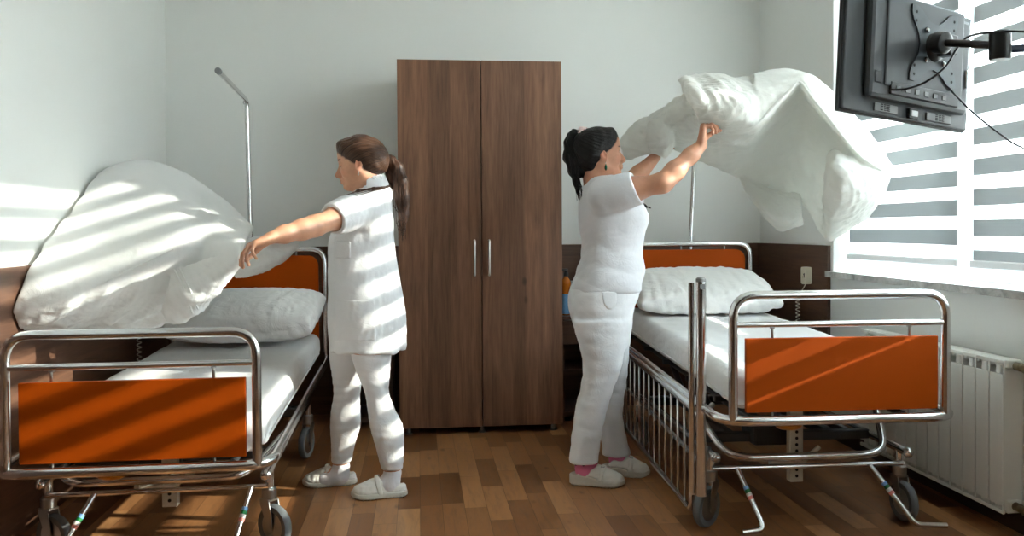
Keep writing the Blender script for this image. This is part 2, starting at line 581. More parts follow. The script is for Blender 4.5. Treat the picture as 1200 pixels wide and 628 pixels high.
def struct(name, mb, m, label=None, parent=None):
    o = mb.build(name, m, parent)
    if parent is None: tag(o, label, 'room', None, 'structure')
    return o

struct('floor', MB().box((XL - .3, YF - .2, -.12), (XR + .35, YB + .25, 0)), floor_mat(), 'brown oak strip floor of the hospital room')
struct('ceiling', MB().box((XL - .3, YF - .2, HC), (XR + .35, YB + .25, HC + .15)), M['ceiling'], 'white ceiling of the hospital room')
struct('wall_left', MB().box((XL - .25, YF, 0), (XL, YB, HC)), M['wall'], 'white plaster wall beside the left bed')
struct('wall_back', MB().box((XL - .25, YB, 0), (XR + .35, YB + .2, HC)), M['wall'], 'white plaster wall behind the wardrobe')
struct('wall_front', MB().box((XL - .25, YF - .2, 0), (XR + .35, YF, HC)), M['oak_x'], 'unseen wall behind the viewer, dark oak added to dim the room')  # dark oak finish added out of view so less light bounces back
W1, W2 = (1.89, 4.53), (-0.2, 1.45)
WZ0, WZ1 = 0.93, 3.08
wr_ = MB()
wr_.box((XR, YF, 0), (XR + .3, YB, WZ0)).box((XR, YF, WZ1), (XR + .3, YB, HC))
wr_.box((XR, YF, WZ0), (XR + .3, W2[0], WZ1)).box((XR, W2[1], WZ0), (XR + .3, W1[0], WZ1)).box((XR, W1[1], WZ0), (XR + .3, YB, WZ1))
struct('wall_right', wr_, M['wall'], 'white plaster wall with the windows above the radiator')

# wood wall panels, baseboard, sill
struct('trim_1', MB().box((XL, YF, 0.0), (XL + .018, YB - .018, 1.045), .002), M['oak_y'], 'dark oak wall panel along the left wall')
struct('trim_2', MB().box((XL, YB - .018, 0.0), (XR, YB, 1.075), .002), M['oak_x'], 'dark oak wall panel along the back wall')
struct('trim_3', MB().box((XR - .018, 4.56, 0.0), (XR, YB - .018, 1.075), .002), M['oak_y'], 'dark oak wall panel in the corner beside the window')
M['base'] = mat('dark_baseboard', srgb(58, 40, 31), 0.45)
struct('baseboard_right', MB().box((XR - .016, YF, 0), (XR, 4.555, .085), .003), M['base'], 'dark brown baseboard under the radiator')
def marble():
    m = mat('grey_marble', srgb(190, 190, 186), 0.25); t = NT(m)
    v = t.coords()
    t.l(t.ramp(t.noise(v, 9, 8, 0.65, 1.5), [(0.3, srgb(140, 140, 136)), (0.5, srgb(188, 188, 184)), (0.7, srgb(214, 214, 210))]), t.p.inputs['Base Color'])
    return m
struct('trim_4', MB().box((XR - .035, W1[0] - .03, WZ0 - .03), (XR + .2, W1[1] + .03, WZ0 + .002), .001)
       , marble(), 'grey marble window sill above the radiator')

# windows: frame + pane
def glass():
    m = bpy.data.materials.new('window_glass'); m.use_nodes = True
    t = NT(m); tr = t.n('ShaderNodeBsdfTransparent'); gl = t.n('ShaderNodeBsdfGlossy'); gl.inputs['Roughness'].default_value = 0.02
    tr.inputs['Color'].default_value = (0.93, 0.96, 0.95, 1)
    ms = t.n('ShaderNodeMixShader'); ms.inputs[0].default_value = 0.06
    t.l(tr.outputs[0], ms.inputs[1]); t.l(gl.outputs[0], ms.inputs[2])
    t.l(ms.outputs[0], t.t.nodes['Material Output'].inputs['Surface'])
    return m
M['glass'] = glass()
def window(n, y0, y1, label):
    fx0, fx1 = XR + .2, XR + .27
    f = MB()
    w = .14
    f.box((fx0, y0, WZ0), (fx1, y0 + w, WZ1), .006).box((fx0, y1 - w, WZ0), (fx1, y1, WZ1), .006)
    f.box((fx0, y0 + w, WZ0), (fx1, y1 - w, WZ0 + .105), .006).box((fx0, y0 + w, WZ1 - w), (fx1, y1 - w, WZ1), .006)
    o = f.build('window_%d' % n, M['frame_white'])
    tag(o, label, 'window', None, 'structure')
    MB().box((fx0 + .03, y0 + w - .01, WZ0 + .095), (fx0 + .042, y1 - w + .01, WZ1 - .06)).build('pane', M['glass'], o)
    MB().box((fx0 - .012, y0 + .02, 1.75), (fx0, y0 + .045, 1.87), .004).build('handle', M['steel'], o)
window(1, 3.50, W1[1], 'white framed window behind the far striped blind')
window(2, W1[0], 3.50, 'white framed window behind the near striped blind')
window(3, W2[0], W2[1], 'white framed window beyond the wall pier')

# striped day-and-night roller blinds
def band(name, col, tl, tp):
    m = mat(name, col, 0.8); t = NT(m)
    tr = t.n('ShaderNodeBsdfTranslucent'); tr.inputs['Color'].default_value = (*col, 1)
    a = t.n('ShaderNodeMixShader'); a.inputs[0].default_value = tl
    t.l(t.p.outputs[0], a.inputs[1]); t.l(tr.outputs[0], a.inputs[2])
    res = a.outputs[0]
    if tp > 0:
        tt = t.n('ShaderNodeBsdfTransparent'); b = t.n('ShaderNodeMixShader'); b.inputs[0].default_value = tp
        t.l(res, b.inputs[1]); t.l(tt.outputs[0], b.inputs[2]); res = b.outputs[0]
    t.l(res, t.t.nodes['Material Output'].inputs['Surface'])
    t.bump(t.noise(t.coords(), 900, 1), 0.1, 0.001)
    return m
M['band_opaque'] = band('blind_opaque_band', srgb(160, 167, 170), 0.028, 0.0)
M['band_sheer'] = band('blind_sheer_band', srgb(236, 239, 241), 0.36, 0.0)
M['band_open'] = band('blind_open_sheer_band', srgb(248, 250, 250), 0.65, 0.62)
M['blind_rail'] = mat('blind_rail_white', srgb(246, 248, 250), 0.25)
BX = XR + .075
def blind(y0, y1, zb, first, sheer, label):
    """zb: bottom of the rail, first: bottom of the lowest light band"""
    root = thing('roller_blind', label, 'blind', ((BX), (y0 + y1) / 2, zb), 0, 'striped blinds on the window')
    h = (y1 - y0) / 2
    f = MB(); z = zb + .03; zt = 3.0; edges = [(z, 0)]
    p, li = .13, .059
    k = 0
    while first + p * k < zt:
        edges += [(first + p * k, 1), (min(first + p * k + li, zt), 0)]; k += 1
    edges = [e for e in edges if e[0] >= z] + [(zt, 0)]
    for (a, kind), (b, _) in zip(edges[:-1], edges[1:]):
        if b - a < .002: continue
        f.add([(0, -h, a - zb), (0, h, a - zb), (0, h, b - zb), (0, -h, b - zb)], [(0, 1, 2, 3)], False, kind)
    fab = f.build('fabric', [M['band_opaque'], sheer], root)
    MB().prism(rounded(.022, .034, .008, cy=.016), 2 * h + .012, axisM((0, -h - .006, 0), (0, 1, 0), (0, 0, 1)) @ Matrix.Rotation(0, 4, 'Z')).build('bottom_rail', M['blind_rail'], root)
    MB().box((-.045, -h - .01, zt - zb), (.04, h + .01, zt - zb + .085), .012).build('cassette', M['blind_rail'], root)
    return root
blind(3.535, 4.495, 1.000, 1.036, M['band_sheer'], 'white striped roller blind in the corner, partly behind the raised quilt')
blind(1.90, 3.435, 1.000, 1.077, M['band_open'], 'white striped roller blind at the near window, behind the television arm')

blind(-.16, 1.41, 1.000, 1.05, M['band_sheer'], 'white striped roller blind on the window beyond the wall pier')

# ------------------------------------------------------------------ radiator
rad = thing('radiator', 'white sectional panel radiator on the wall under the window', 'radiator', (2.215, 2.955, 0.1))
M['rad'] = mat('radiator_enamel', srgb(222, 222, 214), 0.35)
def rad_section():
    b = MB(); w = .078
    b.box((-.05, .002, .03), (-.042, w - .002, .525), .003)                 # front plate
    b.box((-.043, w / 2 - .014, .02), (.045, w / 2 + .014, .56), .006)      # water channel
    for s in (.012, w - .016): b.box((-.036, s, .035), (.04, s + .004, .535))
    b.box((.042, .004, .03), (.048, w - .004, .53), .003)
    for z0, z1 in ((.0, .05), (.545, .578)):                                 # collectors
        b.box((-.03, 0, z0), (.03, w, z1), .008)
    b.box((-.05, 0, .562), (-.036, w, .578), .004).box((-.05, 0, .0), (-.036, w, .016), .004)
    b.box((-.05, -.003, .525), (-.042, .005, .575), .003)
    b.box((-.05, -.003, .0), (-.042, .005, .035), .003)
    return b
s0 = rad_section().build('section', M['rad'], rad)
for i in range(1, 13):
    c = s0.copy(); COL.objects.link(c); c.parent = rad; c.location = (0, .08 * i, 0)
M['brass'] = mat('tarnished_brass', srgb(140, 125, 100), 0.35, 1.0)
for z, nm in ((.555, 'valve'), (.03, 'drain_valve')):
    v = MB().lathe([(.012, 0), (.016, .004), (.016, .03), (.011, .034), (.011, .05), (.02, .053), (.02, .07), (.008, .075)], 14, axisM((0, 0, z), (0, -1, 0)))
    v.build(nm, M['brass'], rad)

# ------------------------------------------------------------------ wardrobe
WX0, WX1, WY, WT = -.112, .830, 4.885, 2.143
wd = thing('wardrobe', 'tall dark oak two door wardrobe between the two nurses', 'wardrobe', ((WX0 + WX1) / 2, WY + .3, 0))
hw = (WX1 - WX0) / 2
c = MB()
c.box((-hw, -.28, .04), (-hw + .018, .3, WT), .001).box((hw - .018, -.28, .04), (hw, .3, WT), .001)
c.box((-hw + .018, -.28, WT - .018), (hw - .018, .3, WT)).box((-hw + .018, -.28, .04), (hw - .018, .3, .08))
c.box((-hw + .018, .28, .08), (hw - .018, .295, WT - .018))
c.build('carcass', M['oak'], wd)
mid = at(564.5, 300, WY).x - (WX0 + WX1) / 2
for x0, x1, hx in ((-hw, mid - .003, at(556, 300, WY).x), (mid + .003, hw, at(573, 300, WY).x)):
    d = MB().box((x0, -.3, .043), (x1, -.281, WT), .0015).build('door', M['oak'], wd)
    hx -= (WX0 + WX1) / 2
    h = MB().tube([(hx, -.302, .915), (hx, -.33, .915), (hx, -.33, 1.115), (hx, -.302, 1.115)], .006, 8, .012)
    h.build('handle', M['steel'], d)
for x in (-hw + .05, mid, hw - .05):
    for y in (-.25, .25):
        MB().lathe([(.022, 0), (.022, .006), (.014, .01), (.014, .04)], 14, Matrix.Translation((x, y, 0))).build('foot', M['steel'], wd)

# ------------------------------------------------------------------ nightstands
def nightstand(loc, w, label):
    r = thing('nightstand', label, 'nightstand', loc, 0)
    b = MB(); h = w / 2; D = .38
    b.box((-h, 0, .03), (-h + .018, D, .625)).box((h - .018, 0, .03), (h, D, .625))
    b.box((-h, -.01, .625), (h, D, .645), .002).box((-h + .018, 0, .03), (h - .018, D, .06)).box((-h + .018, D - .012, .06), (h - .018, D, .625))
    b.build('carcass', M['oak_x'], r)
    MB().box((-h + .018, .01, .30), (h - .018, D - .012, .316)).build('shelf', M['oak_x'], r)
    d = MB().box((-h + .003, -.016, .475), (h - .003, 0, .618), .0015)
    d.box((-h + .03, 0, .49), (h - .03, D - .03, .60))
    d = d.build('drawer', M['oak_x'], r)
    MB().tube([(-.06, -.016, .555), (-.06, -.042, .555), (.06, -.042, .555), (.06, -.016, .555)], .005, 8, .01).build('handle', M['steel'], d)
    for x in (-h + .04, h - .04):
        for y in (.03, D - .04):
            MB().lathe([(.018, 0), (.018, .03)], 12, Matrix.Translation((x, y, 0))).build('foot', M['black'], r)
    return r
nightstand((1.065, 5.13, 0), .40, 'dark oak nightstand carrying the amber bottle, between the wardrobe and the window bed')
nightstand((-.335, 5.13, 0), .36, 'dark oak nightstand behind the nurse in the tunic, between the low bed and the wardrobe')

bp = at(663.5, 366, 5.2)
bt = thing('bottle', 'amber spray bottle with a light blue label on the nightstand by the wardrobe', 'bottle', (bp.x, 5.2, .645))
M['amber_glass'] = mat('amber_glass', srgb(190, 105, 30), 0.12)
MB().lathe([(.022, 0), (.026, .005), (.026, .115), (.024, .135), (.0235, .16), (.025, .175), (.03, .19), (.03, .208), (.018, .226), (.013, .232), (.013, .245)], 20).build('body', M['amber_glass'], bt)
MB().lathe([(.0268, .008), (.0268, .132)], 20).build('label', mat('light_blue_label', srgb(120, 175, 225), 0.5), bt)
MB().lathe([(.015, .240), (.015, .262), (.008, .266), (.008, .275)], 16).box((-.03, -.007, .272), (.012, .007, .287), .004).build('spray_cap', M['black'], bt)
bx = thing('packet', 'small white packet behind the amber bottle on the nightstand', 'packet', (1.005, 5.38, .645))
pk = MB().box((-.06, -.02, 0), (.06, .02, .20), .003).build('carton', M['frame_white'], bx)
MB().box((-.03, -.0215, .10), (.0, -.0195, .15), .0).build('printed_patch', mat('olive_print', srgb(120, 125, 95), 0.6), bx)
jr = thing('jar', 'grey jar with a black lid on the nightstand shelf behind the nurse in the tunic', 'jar', (-.235, 5.19, .3165))
MB().lathe([(.03, 0), (.035, .004), (.035, .065), (.03, .075)], 20).build('glass_body', M['grey_plastic'], jr)
MB().lathe([(.034, .073), (.034, .10), (.03, .104)], 20).build('lid', M['black'], jr)

# ------------------------------------------------------------------ nurse-call units on the panels
def call_unit(loc, side, label, drop):
    r = thing('nurse_call_unit', label, 'call button', loc)
    M_ = axisM((0, 0, 0), (side, 0, 0), (0, 0, 1))
    MB().prism(rounded(.07, .10, .014), .034, M_, smooth=False).build('housing', mat('cream_plastic', srgb(225, 220, 200), 0.4), r)
    k = MB()
    k.prism([(.006, -.012), (.013, -.012), (.013, .014), (.006, .014), (-.002, .006), (.001, .002), (.006, .006)], .0012, axisM((side * .034, 0, 0), (side, 0, 0), (0, 0, 1)))
    k.prism(rounded(.007, .007, .002, 3, -.008, -.009), .0012, axisM((side * .034, 0, 0), (side, 0, 0), (0, 0, 1)))
    k.build('printed_mark', M['black'], r)
    c = MB(); pts = []
    top = Vector((side * .02, 0, -.05))
    pts += [top, top + Vector((side * .02, .02, -.05)), top + Vector((side * .03, .04, -.09))]
    n = 150
    for i in range(n):
        a = i / n * 2 * PI * 11
        pts.append(top + Vector((side * .03 + .011 * math.cos(a), .04 + .011 * math.sin(a), -.10 - drop * i / n)))
    c.tube(pts, .0028, 5)
    c.build('coiled_cord', mat('white_cord', srgb(225, 222, 212), 0.5), r)
    return r
call_unit((XR - .018, 4.79, .895), -1, 'cream nurse call unit with a coiled cord on the panel beside the window', .24)
call_unit((XL + .018, 4.72, .86), 1, 'cream nurse call unit with a coiled cord on the panel behind the billowing duvet', .28)
# ================================================================== hospital beds
# bed frame: x across, y from the foot (0) to the head, z up
def capsule_ball(b, p, r):
    b.lathe([(r * math.sin(PI * i / 8), -r * math.cos(PI * i / 8)) for i in range(1, 8)], 14, Matrix.Translation(p))

def caster(parent, p, turn, base_z, tube_z):
    """swivel castor: p on the floor under the stem"""
    x, y, _ = p
    c = thing('caster', None, None, (x, y, 0)); c.parent = parent
    MB().tube([(0, 0, base_z - .01), (0, 0, tube_z)], .017, 14).build('stem', M['chrome'], c)
    MB().lathe([(.02, .178), (.027, .181), (.027, .215), (.022, .220)], 18).build('collar', M['steel'], c)
    Mt = Matrix.Rotation(turn, 4, 'Z')
    f = MB()
    prof = [(-.022, .178), (.026, .178), (.024, .16), (-.015, .075), (-.028, .060), (-.040, .075), (-.036, .12)]
    for s in (-1, 1):
        f.prism(prof, .004, Mt @ Matrix(((1, 0, 0, 0), (0, 0, 1, s * .022 - .002), (0, 1, 0, 0), (0, 0, 0, 1))))
    f.prism(rounded(.056, .05, .012, 4, 0, 0), .006, Mt @ Matrix.Translation((0, 0, .174)))
    f.build('fork', M['steel'], c)
    w = MB().lathe([(.012, -.012), (.05, -.012), (.057, -.016), (.074, -.016), (.08, -.008), (.08, .008), (.074, .016), (.057, .016), (.05, .012), (.012, .012)], 32,
                   Mt @ axisM((-.028, 0, .08), (0, 1, 0)))
    w.build('tyre', M['tyre'], c)
    h = MB().lathe([(.008, -.017), (.03, -.0145), (.054, -.0135), (.054, .0135), (.03, .0145), (.008, .017)], 28, Mt @ axisM((-.028, 0, .08), (0, 1, 0)))
    h.lathe([(.009, -.027), (.009, .027)], 12, Mt @ axisM((-.028, 0, .08), (0, 1, 0)))
    h.build('wheel_disc', M['steel'], c)
    return c

def make_bed(loc, rz, z0, zh, tilt, pal, label, matt_top, guard, sheet_seed, pole_lean, turns):
    bed = thing('hospital_bed', label, 'bed', loc, rz)
    w = .40; L = 2.10
    up = lambda x, y, z: (x, y, z + y * tilt)
    ch = M['chrome']
    # foot end: hoop, mid rail, panel
    H = .452
    fb = MB().tube([(-w, 0, z0), (-w, 0, z0 + H), (w, 0, z0 + H), (w, 0, z0)], .0165, 16, .085).build('foot_hoop', ch, bed)
    MB().tube([(-w, 0, z0 + H - .106), (w, 0, z0 + H - .106)], .011, 12).build('mid_rail', ch, bed)
    pn = MB().box((-w + .045, -.011, z0 + .03), (w - .035, .009, z0 + .297), .002).build('foot_panel', M['orange'], bed)
    st = MB()
    for x in (-.255, .26):
        st.tube([(x, 0, z0 + .29), (x, 0, z0 + H - .1)], .005, 8).lathe([(.009, 0), (.009, .004)], 10, Matrix.Translation((x, 0, z0 + H - .121)))
        st.tube([(x, 0, z0), (x, 0, z0 + .04)], .005, 8)
    pieces(st, 'panel_stud', M['steel'], pn)
    # lying frame
    fw = w + .045
    fr = MB().tube([up(-fw, L - .02, z0), up(-fw, -.012, z0), up(fw, -.012, z0), up(fw, L - .02, z0)], .018, 16, .11).build('bed_frame', ch, bed)
    cr = MB()
    for y in (.35, .75, 1.15, 1.55, 1.95):
        cr.box((-.36, y - .015, z0 - .012 + y * tilt), (.36, y + .015, z0 + .012 + y * tilt), .004)
    for x in (-.3, .3): cr.tube([up(x, .1, z0 - .02), up(x, L - .1, z0 - .02)], .013, 8)
    cr.build('slat_deck', M['dark_metal'], bed)
    # head end
    zt = z0 + L * tilt
    hw_ = w + .03
    hh = MB().tube([(-hw_, L, zt), (-hw_, L, zh), (hw_, L, zh), (hw_, L, zt)], .0165, 16, .085).build('head_hoop', ch, bed)
    hp = [(x, y) for x, y in rounded(2 * hw_ - .07, zh - .035 - zt - .04, .06, 6)]
    MB().prism(hp, .018, axisM((0, L + .009, (zh - .035 + zt + .04) / 2), (0, -1, 0))).build('head_panel', M['orange'], bed)
    sp = MB()
    for x in (-.27, 0, .27): sp.tube([(x, L, zh - .05), (x, L, zh)], .005, 8)
    pieces(sp, 'panel_stud', M['steel'], hh)
    # lifting pole
    (bx, bz), (tx, ty, tz), px_ = pole_lean
    pb = MB().tube([(px_, L + .03, zt - .05), (bx, L + .03, bz), (tx, ty, tz)], .0135, 14, .04)
    po = pb.build('lifting_pole', ch, bed)
    d = (Vector((tx, ty, tz)) - Vector((bx, L + .03, bz))).normalized()
    MB().lathe([(.0165, -.02), (.0165, .004), (.012, .009)], 14, axisM((tx, ty, tz), d)).build('end_cap', M['grey_plastic'], po)
    pieces(MB().lathe([(.018, -.03), (.018, .05)], 14, Matrix.Translation((px_, L + .03, zt))).lathe([(.009, 0), (.012, .015), (.009, .02)], 10, axisM((bx, L + .03, bz - .01), (-1, -.3, -.4))), 'clamp', M['steel'], po)
    # base: castors, side rails, cross bars
    yb0, yb1, bxw = .30, 1.56, .39
    zb = .285
    bs = MB()
    for s in (-1, 1):
        bs.tube([(s * bxw, yb0 - .06, zb), (s * bxw, yb1 + .06, zb)], .017, 12)
    for b_ in pieces(bs, 'base_rail', ch, bed):
        s = -1 if b_.data.vertices[0].co.x < 0 else 1
        kb = MB(); capsule_ball(kb, (s * bxw, yb0 - .065, zb), .021); kb.build('end_knob', ch, b_)
    pieces(MB().tube([(-bxw, yb0 - .02, zb - .055), (bxw, yb0 - .02, zb - .055)], .010, 10).tube([(-bxw, yb1, zb - .03), (bxw, yb1, zb - .03)], .012, 10), 'cross_bar', ch, bed)
    MB().tube([(-.41, yb0 + .25, z0 - .03), (-.33, yb0 - .04, zb - .01), (.31, yb0 - .04, zb - .01), (.41, yb0 + .25, z0 - .03)], .015, 12, .09).build('bumper_bar', ch, bed)
    k = 0
    for s in (-1, 1):
        for y in (yb0, yb1):
            caster(bed, (s * bxw, y, 0), turns[k], .20, zb); k += 1
    # lifting gear
    g = MB()
    for s in (-.22, .22):
        g.box((s - .02, .55, zb - .02), (s + .02, 1.5, zb + .02), .005)
        a, b = Vector((s, .72, zb)), Vector((s, 1.12, z0 - .02 + tilt))
        g.tube([a, b], .016, 10)
        a, b = Vector((s, 1.2, zb)), Vector((s, 1.6, z0 - .02 + 1.6 * tilt))
        g.tube([a, b], .016, 10)
    g.box((-.39, .54, zb - .02), (.39, .58, zb + .02), .005).box((-.39, 1.3, zb - .02), (.39, 1.34, zb + .02), .005)
    g.tube([(-.08, .62, zb + .03), (-.05, 1.35, z0 - .03)], .032, 14).box((-.14, .5, zb - .03), (.02, .66, zb + .07), .015)
    g.build('lift_mechanism', M['dark_metal'], bed)
    am = MB().lathe([(.036, 0), (.048, .006), (.05, .02), (.044, .028), (.03, .034), (.012, .036)], 22, axisM((-.125, .17, z0 - .043), (0, -.12, -1)))
    am.build('motor_cap', M['amber'], bed)
    # perforated cream post hanging at the foot
    pp = thing('height_post', None, None, (.005, .42, 0)); pp.parent = bed
    MB().box((-.028, -.02, .13), (.028, .02, z0 - .03), .003).build('post_profile', M['cream_metal'], pp)
    ho = MB(); z = .155
    while z < z0 - .08:
        ho.lathe([(.0065, 0), (.0065, .0015)], 10, axisM((0, -.0203, z), (0, -1, 0))); z += .026
    ho.build('hole_row', M['hole'], pp)
    br = MB().tube([(-.10, -.035, .215), (.03, -.035, .215)], .012, 10).lathe([(.02, 0), (.02, .018)], 14, axisM((-.10, -.035, .215), (-1, 0, 0)))
    br.tube([(.02, -.03, .215), (.10, -.01, .27)], .010, 8).box((-.035, -.045, .19), (-.015, -.02, .25), .003).box((.012, -.045, .19), (.03, -.02, .25), .003)
    br.build('pivot_bracket', M['cream_metal'], pp)
    # brake pedals
    stick = mat('brake_sticker', (0.8, 0.8, 0.8), 0.4)
    for (x, d1, foot) in pal:
        a = Vector((x, yb0 - .03, zb - .055)); b_ = Vector((x + d1 * .75, yb0 - .13, .09))
        c_ = Vector((x + d1, yb0 - .17, .035)); e = c_ + Vector((foot, -.01, -.004))
        p = MB().tube([a, b_, c_, e], .0105, 12, .03).build('brake_pedal', ch, bed)
        dirn = (b_ - a).normalized(); q = a + (b_ - a) * .42
        s = MB()
        for i, mi in enumerate((0, 1, 2, 3)):
            s.lathe([(.0111, 0), (.0111, .0135)], 14, axisM(q + dirn * (.0135 * i), dirn), mi=mi)
        s.build('sticker', [mat('sticker_blue', srgb(120, 170, 225), .4), mat('sticker_green', srgb(20, 125, 60), .4), mat('sticker_white', srgb(235, 235, 232), .4), mat('sticker_red', srgb(225, 140, 130), .4)], p)
    # mattress in a tight sheet
    mt = matt_top
    x0, x1, y0, y1 = -w + .025, w + .01, .06, L - .06
    def dsp(x, y, z):
        yl = y - y0
        side = np.clip((mt + y * tilt - .05 - z) / .06, 0, 1)
        near = np.exp(-((y - y0) / .16) ** 2) + .25
        return wrinkle(sheet_seed, .16, .018, (1, 1, .5))(x, y, z) * side * near + wrinkle(sheet_seed + 1, .22, .0035, (3, 1, 1))(x, y, z) * (1 - side)
    def slab(x, y, z):
        zc = z - y * tilt
        hx, hy, hz = (x1 - x0) / 2, (y1 - y0) / 2, (mt - z0 - .02) / 2
        r = .05
        qx = np.abs(x - (x0 + x1) / 2) - hx + r; qy = np.abs(y - (y0 + y1) / 2) - hy + r; qz = np.abs(zc - (mt + z0 + .02) / 2) - hz + r
        return np.sqrt(np.maximum(qx, 0)**2 + np.maximum(qy, 0)**2 + np.maximum(qz, 0)**2) + np.minimum(np.maximum(np.maximum(qx, qy), qz), 0) - r
    pr = [P(slab, (x0, y0, z0), (x1, y1, mt + L * tilt))]
    me = sdf_mesh('mattress', pr, np.arange(x0 - .04, x1 + .05, .011), ax(y0 - .04, y1 + .05, (y0 - .1, y0 + .35, .009), step=.016), np.arange(z0 - .03, mt + L * tilt + .05, .009), dsp)
    mo = link_mesh('mattress', me, M['sheet'], bed)
    hem = MB()
    hem.tube([up(x1 + .004, .15, z0 + .055), up(x1 + .004, L - .2, z0 + .06)], .004, 6).tube([up(x0 - .004, .15, z0 + .055), up(x0 - .004, L - .2, z0 + .06)], .004, 6)
    hem.build('sheet_hem', M['sheet'], mo)
    # lowered side guard
    if guard:
        gx = -w - .065
        gr = thing('side_guard', None, None, (gx, 0, 0)); gr.parent = bed
        ya, yb_ = .30, 1.72
        za, zb_ = .475, .055
        ti = .035
        gz = lambda y, z: z + (y - ya) * ti
        loop = [(0, ya, gz(ya, zb_)), (0, ya, gz(ya, za)), (0, yb_, gz(yb_, za)), (0, yb_, gz(yb_, zb_))]
        MB().tube([(0, ya - .02, gz(ya, za)), (0, yb_ + .02, gz(yb_, za))], .0175, 14).build('top_rail', ch, gr)
        MB().tube([(0, ya + .0, gz(ya, za - .02)), (0, ya, gz(ya, zb_)), (0, yb_, gz(yb_, zb_)), (0, yb_, gz(yb_, za))], .0125, 14, .06).build('lower_rail', ch, gr)
        MB().tube([(.03, ya + .0, gz(ya, .255)), (.03, yb_, gz(yb_, .255))], .012, 10).build('middle_rail', ch, gr)
        nb = 13
        for i in range(nb):
            y = ya + (yb_ - ya) * (i + 1) / (nb + 1)
            MB().tube([(0, y, gz(y, zb_)), (0, y, gz(y, za))], .0055, 8).build('bar', ch, gr)
        pst = MB().tube([(.008, ya - .10, .15), (.008, ya - .10, .975)], .019, 16)
        pst.tube([(-.022, ya - .075, .15), (-.022, ya - .075, .968)], .012, 12)
        g1 = pst.build('guide_post', ch, gr)
        MB().lathe([(.0195, 0), (.0195, .012), (.014, .017)], 16, Matrix.Translation((.008, ya - .10, .972))).box((-.002, ya - .121, .945), (.018, ya - .117, .965), .002).build('post_cap', M['grey_plastic'], g1)
        pieces(MB().tube([(.01, ya - .10, .25), (.075, ya + .02, .30)], .011, 10).tube([(.01, ya - .10, .46), (.07, ya - .05, .49)], .010, 10), 'guard_link', M['steel'], gr)
    return bed


fl = Vector((-.947, 2.95, 0)); frt = Vector((1.525, 2.95, 0))
make_bed(fl, R(.7), .388, 1.068, .022, [(-.22, -.09, -.07), (.33, -.045, -.06)],
         'low hospital bed with an orange foot panel under the billowing duvet, no side guard', .545, None, 3,
         ((-.005, 1.93), (-.03, 1.50, 1.985), .02), [R(150), R(90), R(140), R(75)])
make_bed(frt, R(-1.8), .482, 1.082, .030, [(-.29, .055, -.09), (.25, .11, .12)],
         'raised orange panelled hospital bed by the window with a lowered side guard', .645, True, 9,
         ((.10, 1.80), (.10, 1.62, 1.86), .04), [R(40), R(100), R(95), R(90)])

# ------------------------------------------------------------------ pillows
def pillow(c, size, rz, tiltx, label, seed):
    hx, hy, hz = size
    def f(x, y, z):
        u, v = x / hx, y / hy
        e = np.clip(1 - np.abs(u)**3.2, 0, 1)**.5 * np.clip(1 - np.abs(v)**3.2, 0, 1)**.5
        t = hz * (.12 + .88 * e**.8)
        d = np.abs(z) - t
        qx, qy = np.abs(x) - hx + .03, np.abs(y) - hy + .03
        d2 = np.maximum(qx, qy)
        return -smin(-d * .7, -(d2 - .03), .02)
    w1 = wrinkle(seed, .22, .007, (.7, 2.2, 1)); w2 = wrinkle(seed + 1, .08, .0025, (.8, 1.8, 1))
    def dsp(x, y, z):
        e = np.clip(np.sqrt((x / hx)**2 + (y / hy)**2), .25, 1)
        return (w1(x, y, z) + w2(x, y, z)) * e
    me = sdf_mesh('pillow', [P(f, (-hx, -hy, -hz), (hx, hy, hz))], np.arange(-hx - .03, hx + .04, .008), np.arange(-hy - .03, hy + .04, .008), np.arange(-hz - .04, hz + .05, .007), dsp)
    o = link_mesh('pillow', me, M['pillow'])
    o.location = c; o.rotation_euler = (tiltx, 0, rz)
    return tag(o, label, 'pillow')
pillow((-.90, 4.66, .735), (.37, .27, .105), R(-2), R(12), 'white pillow on the low bed, under the outstretched arm of the nurse in the tunic', 21)
pillow((1.60, 4.74, .825), (.395, .27, .088), R(-3), R(14), 'plump white pillow at the head of the bed by the window', 22)

# ------------------------------------------------------------------ television on its wall arm
TVS = .74
def at_depth(px, py, zc):
    d = CAM_R @ Vector(((px - 600) / FPX, (314 - py + SHIFT_PX) / FPX, -1.0)) * (zc * TVS)
    return d + Vector((0, 0, CAM_H))
BL, BR, TL = at_depth(985, 129, 2.75), at_depth(1134, 156, 3.10), at_depth(992, -24, 2.75)
ex = (BR - BL); tvw = ex.length; ex.normalize()
ez = (TL - BL); ez = (ez - ex * ez.dot(ex)).normalized()
tvh = (TL - BL).length / TVS; ey = ez.cross(ex)          # points away from the camera: the screen side
tv = thing('television', 'black flat television seen from behind on a wall arm in front of the blinds', 'television', (0, 0, 0))
Mtv = Matrix((ex, ey, ez)).transposed().to_4x4(); Mtv.translation = BL
Mtv = Mtv @ Matrix.Scale(TVS, 4); tvw /= TVS
tv.matrix_world = Mtv
def tvp(px, py):
    """point on the plane of the television's back seen at a pixel"""
    d = CAM_R @ Vector(((px - 600) / FPX, (314 - py + SHIFT_PX) / FPX, -1.0)); o = Vector((0, 0, CAM_H))
    t = (BL - o).dot(ey) / d.dot(ey)
    q = Mtv.inverted() @ (o + d * t)
    return q.x, q.z
M['tv_shell'] = mat('tv_back_plastic', srgb(62, 66, 69), 0.45)
M['tv_plate'] = mat('mount_plate', srgb(72, 78, 82), 0.45, 0.2)
MB().box((0, .012, 0), (tvw, .026, tvh), .005).build('bezel', M['black'], tv)
MB().box((.018, .0262, .022), (tvw - .018, .027, tvh - .018)).build('screen', mat('dark_screen', (.008, .008, .01), .08), tv)
sh = MB()
sh.box((.006, 0, .006), (tvw - .006, .014, tvh - .006), .006)
sh.box((.10, -.028, .055), (tvw - .05, .004, tvh - .03), .018)
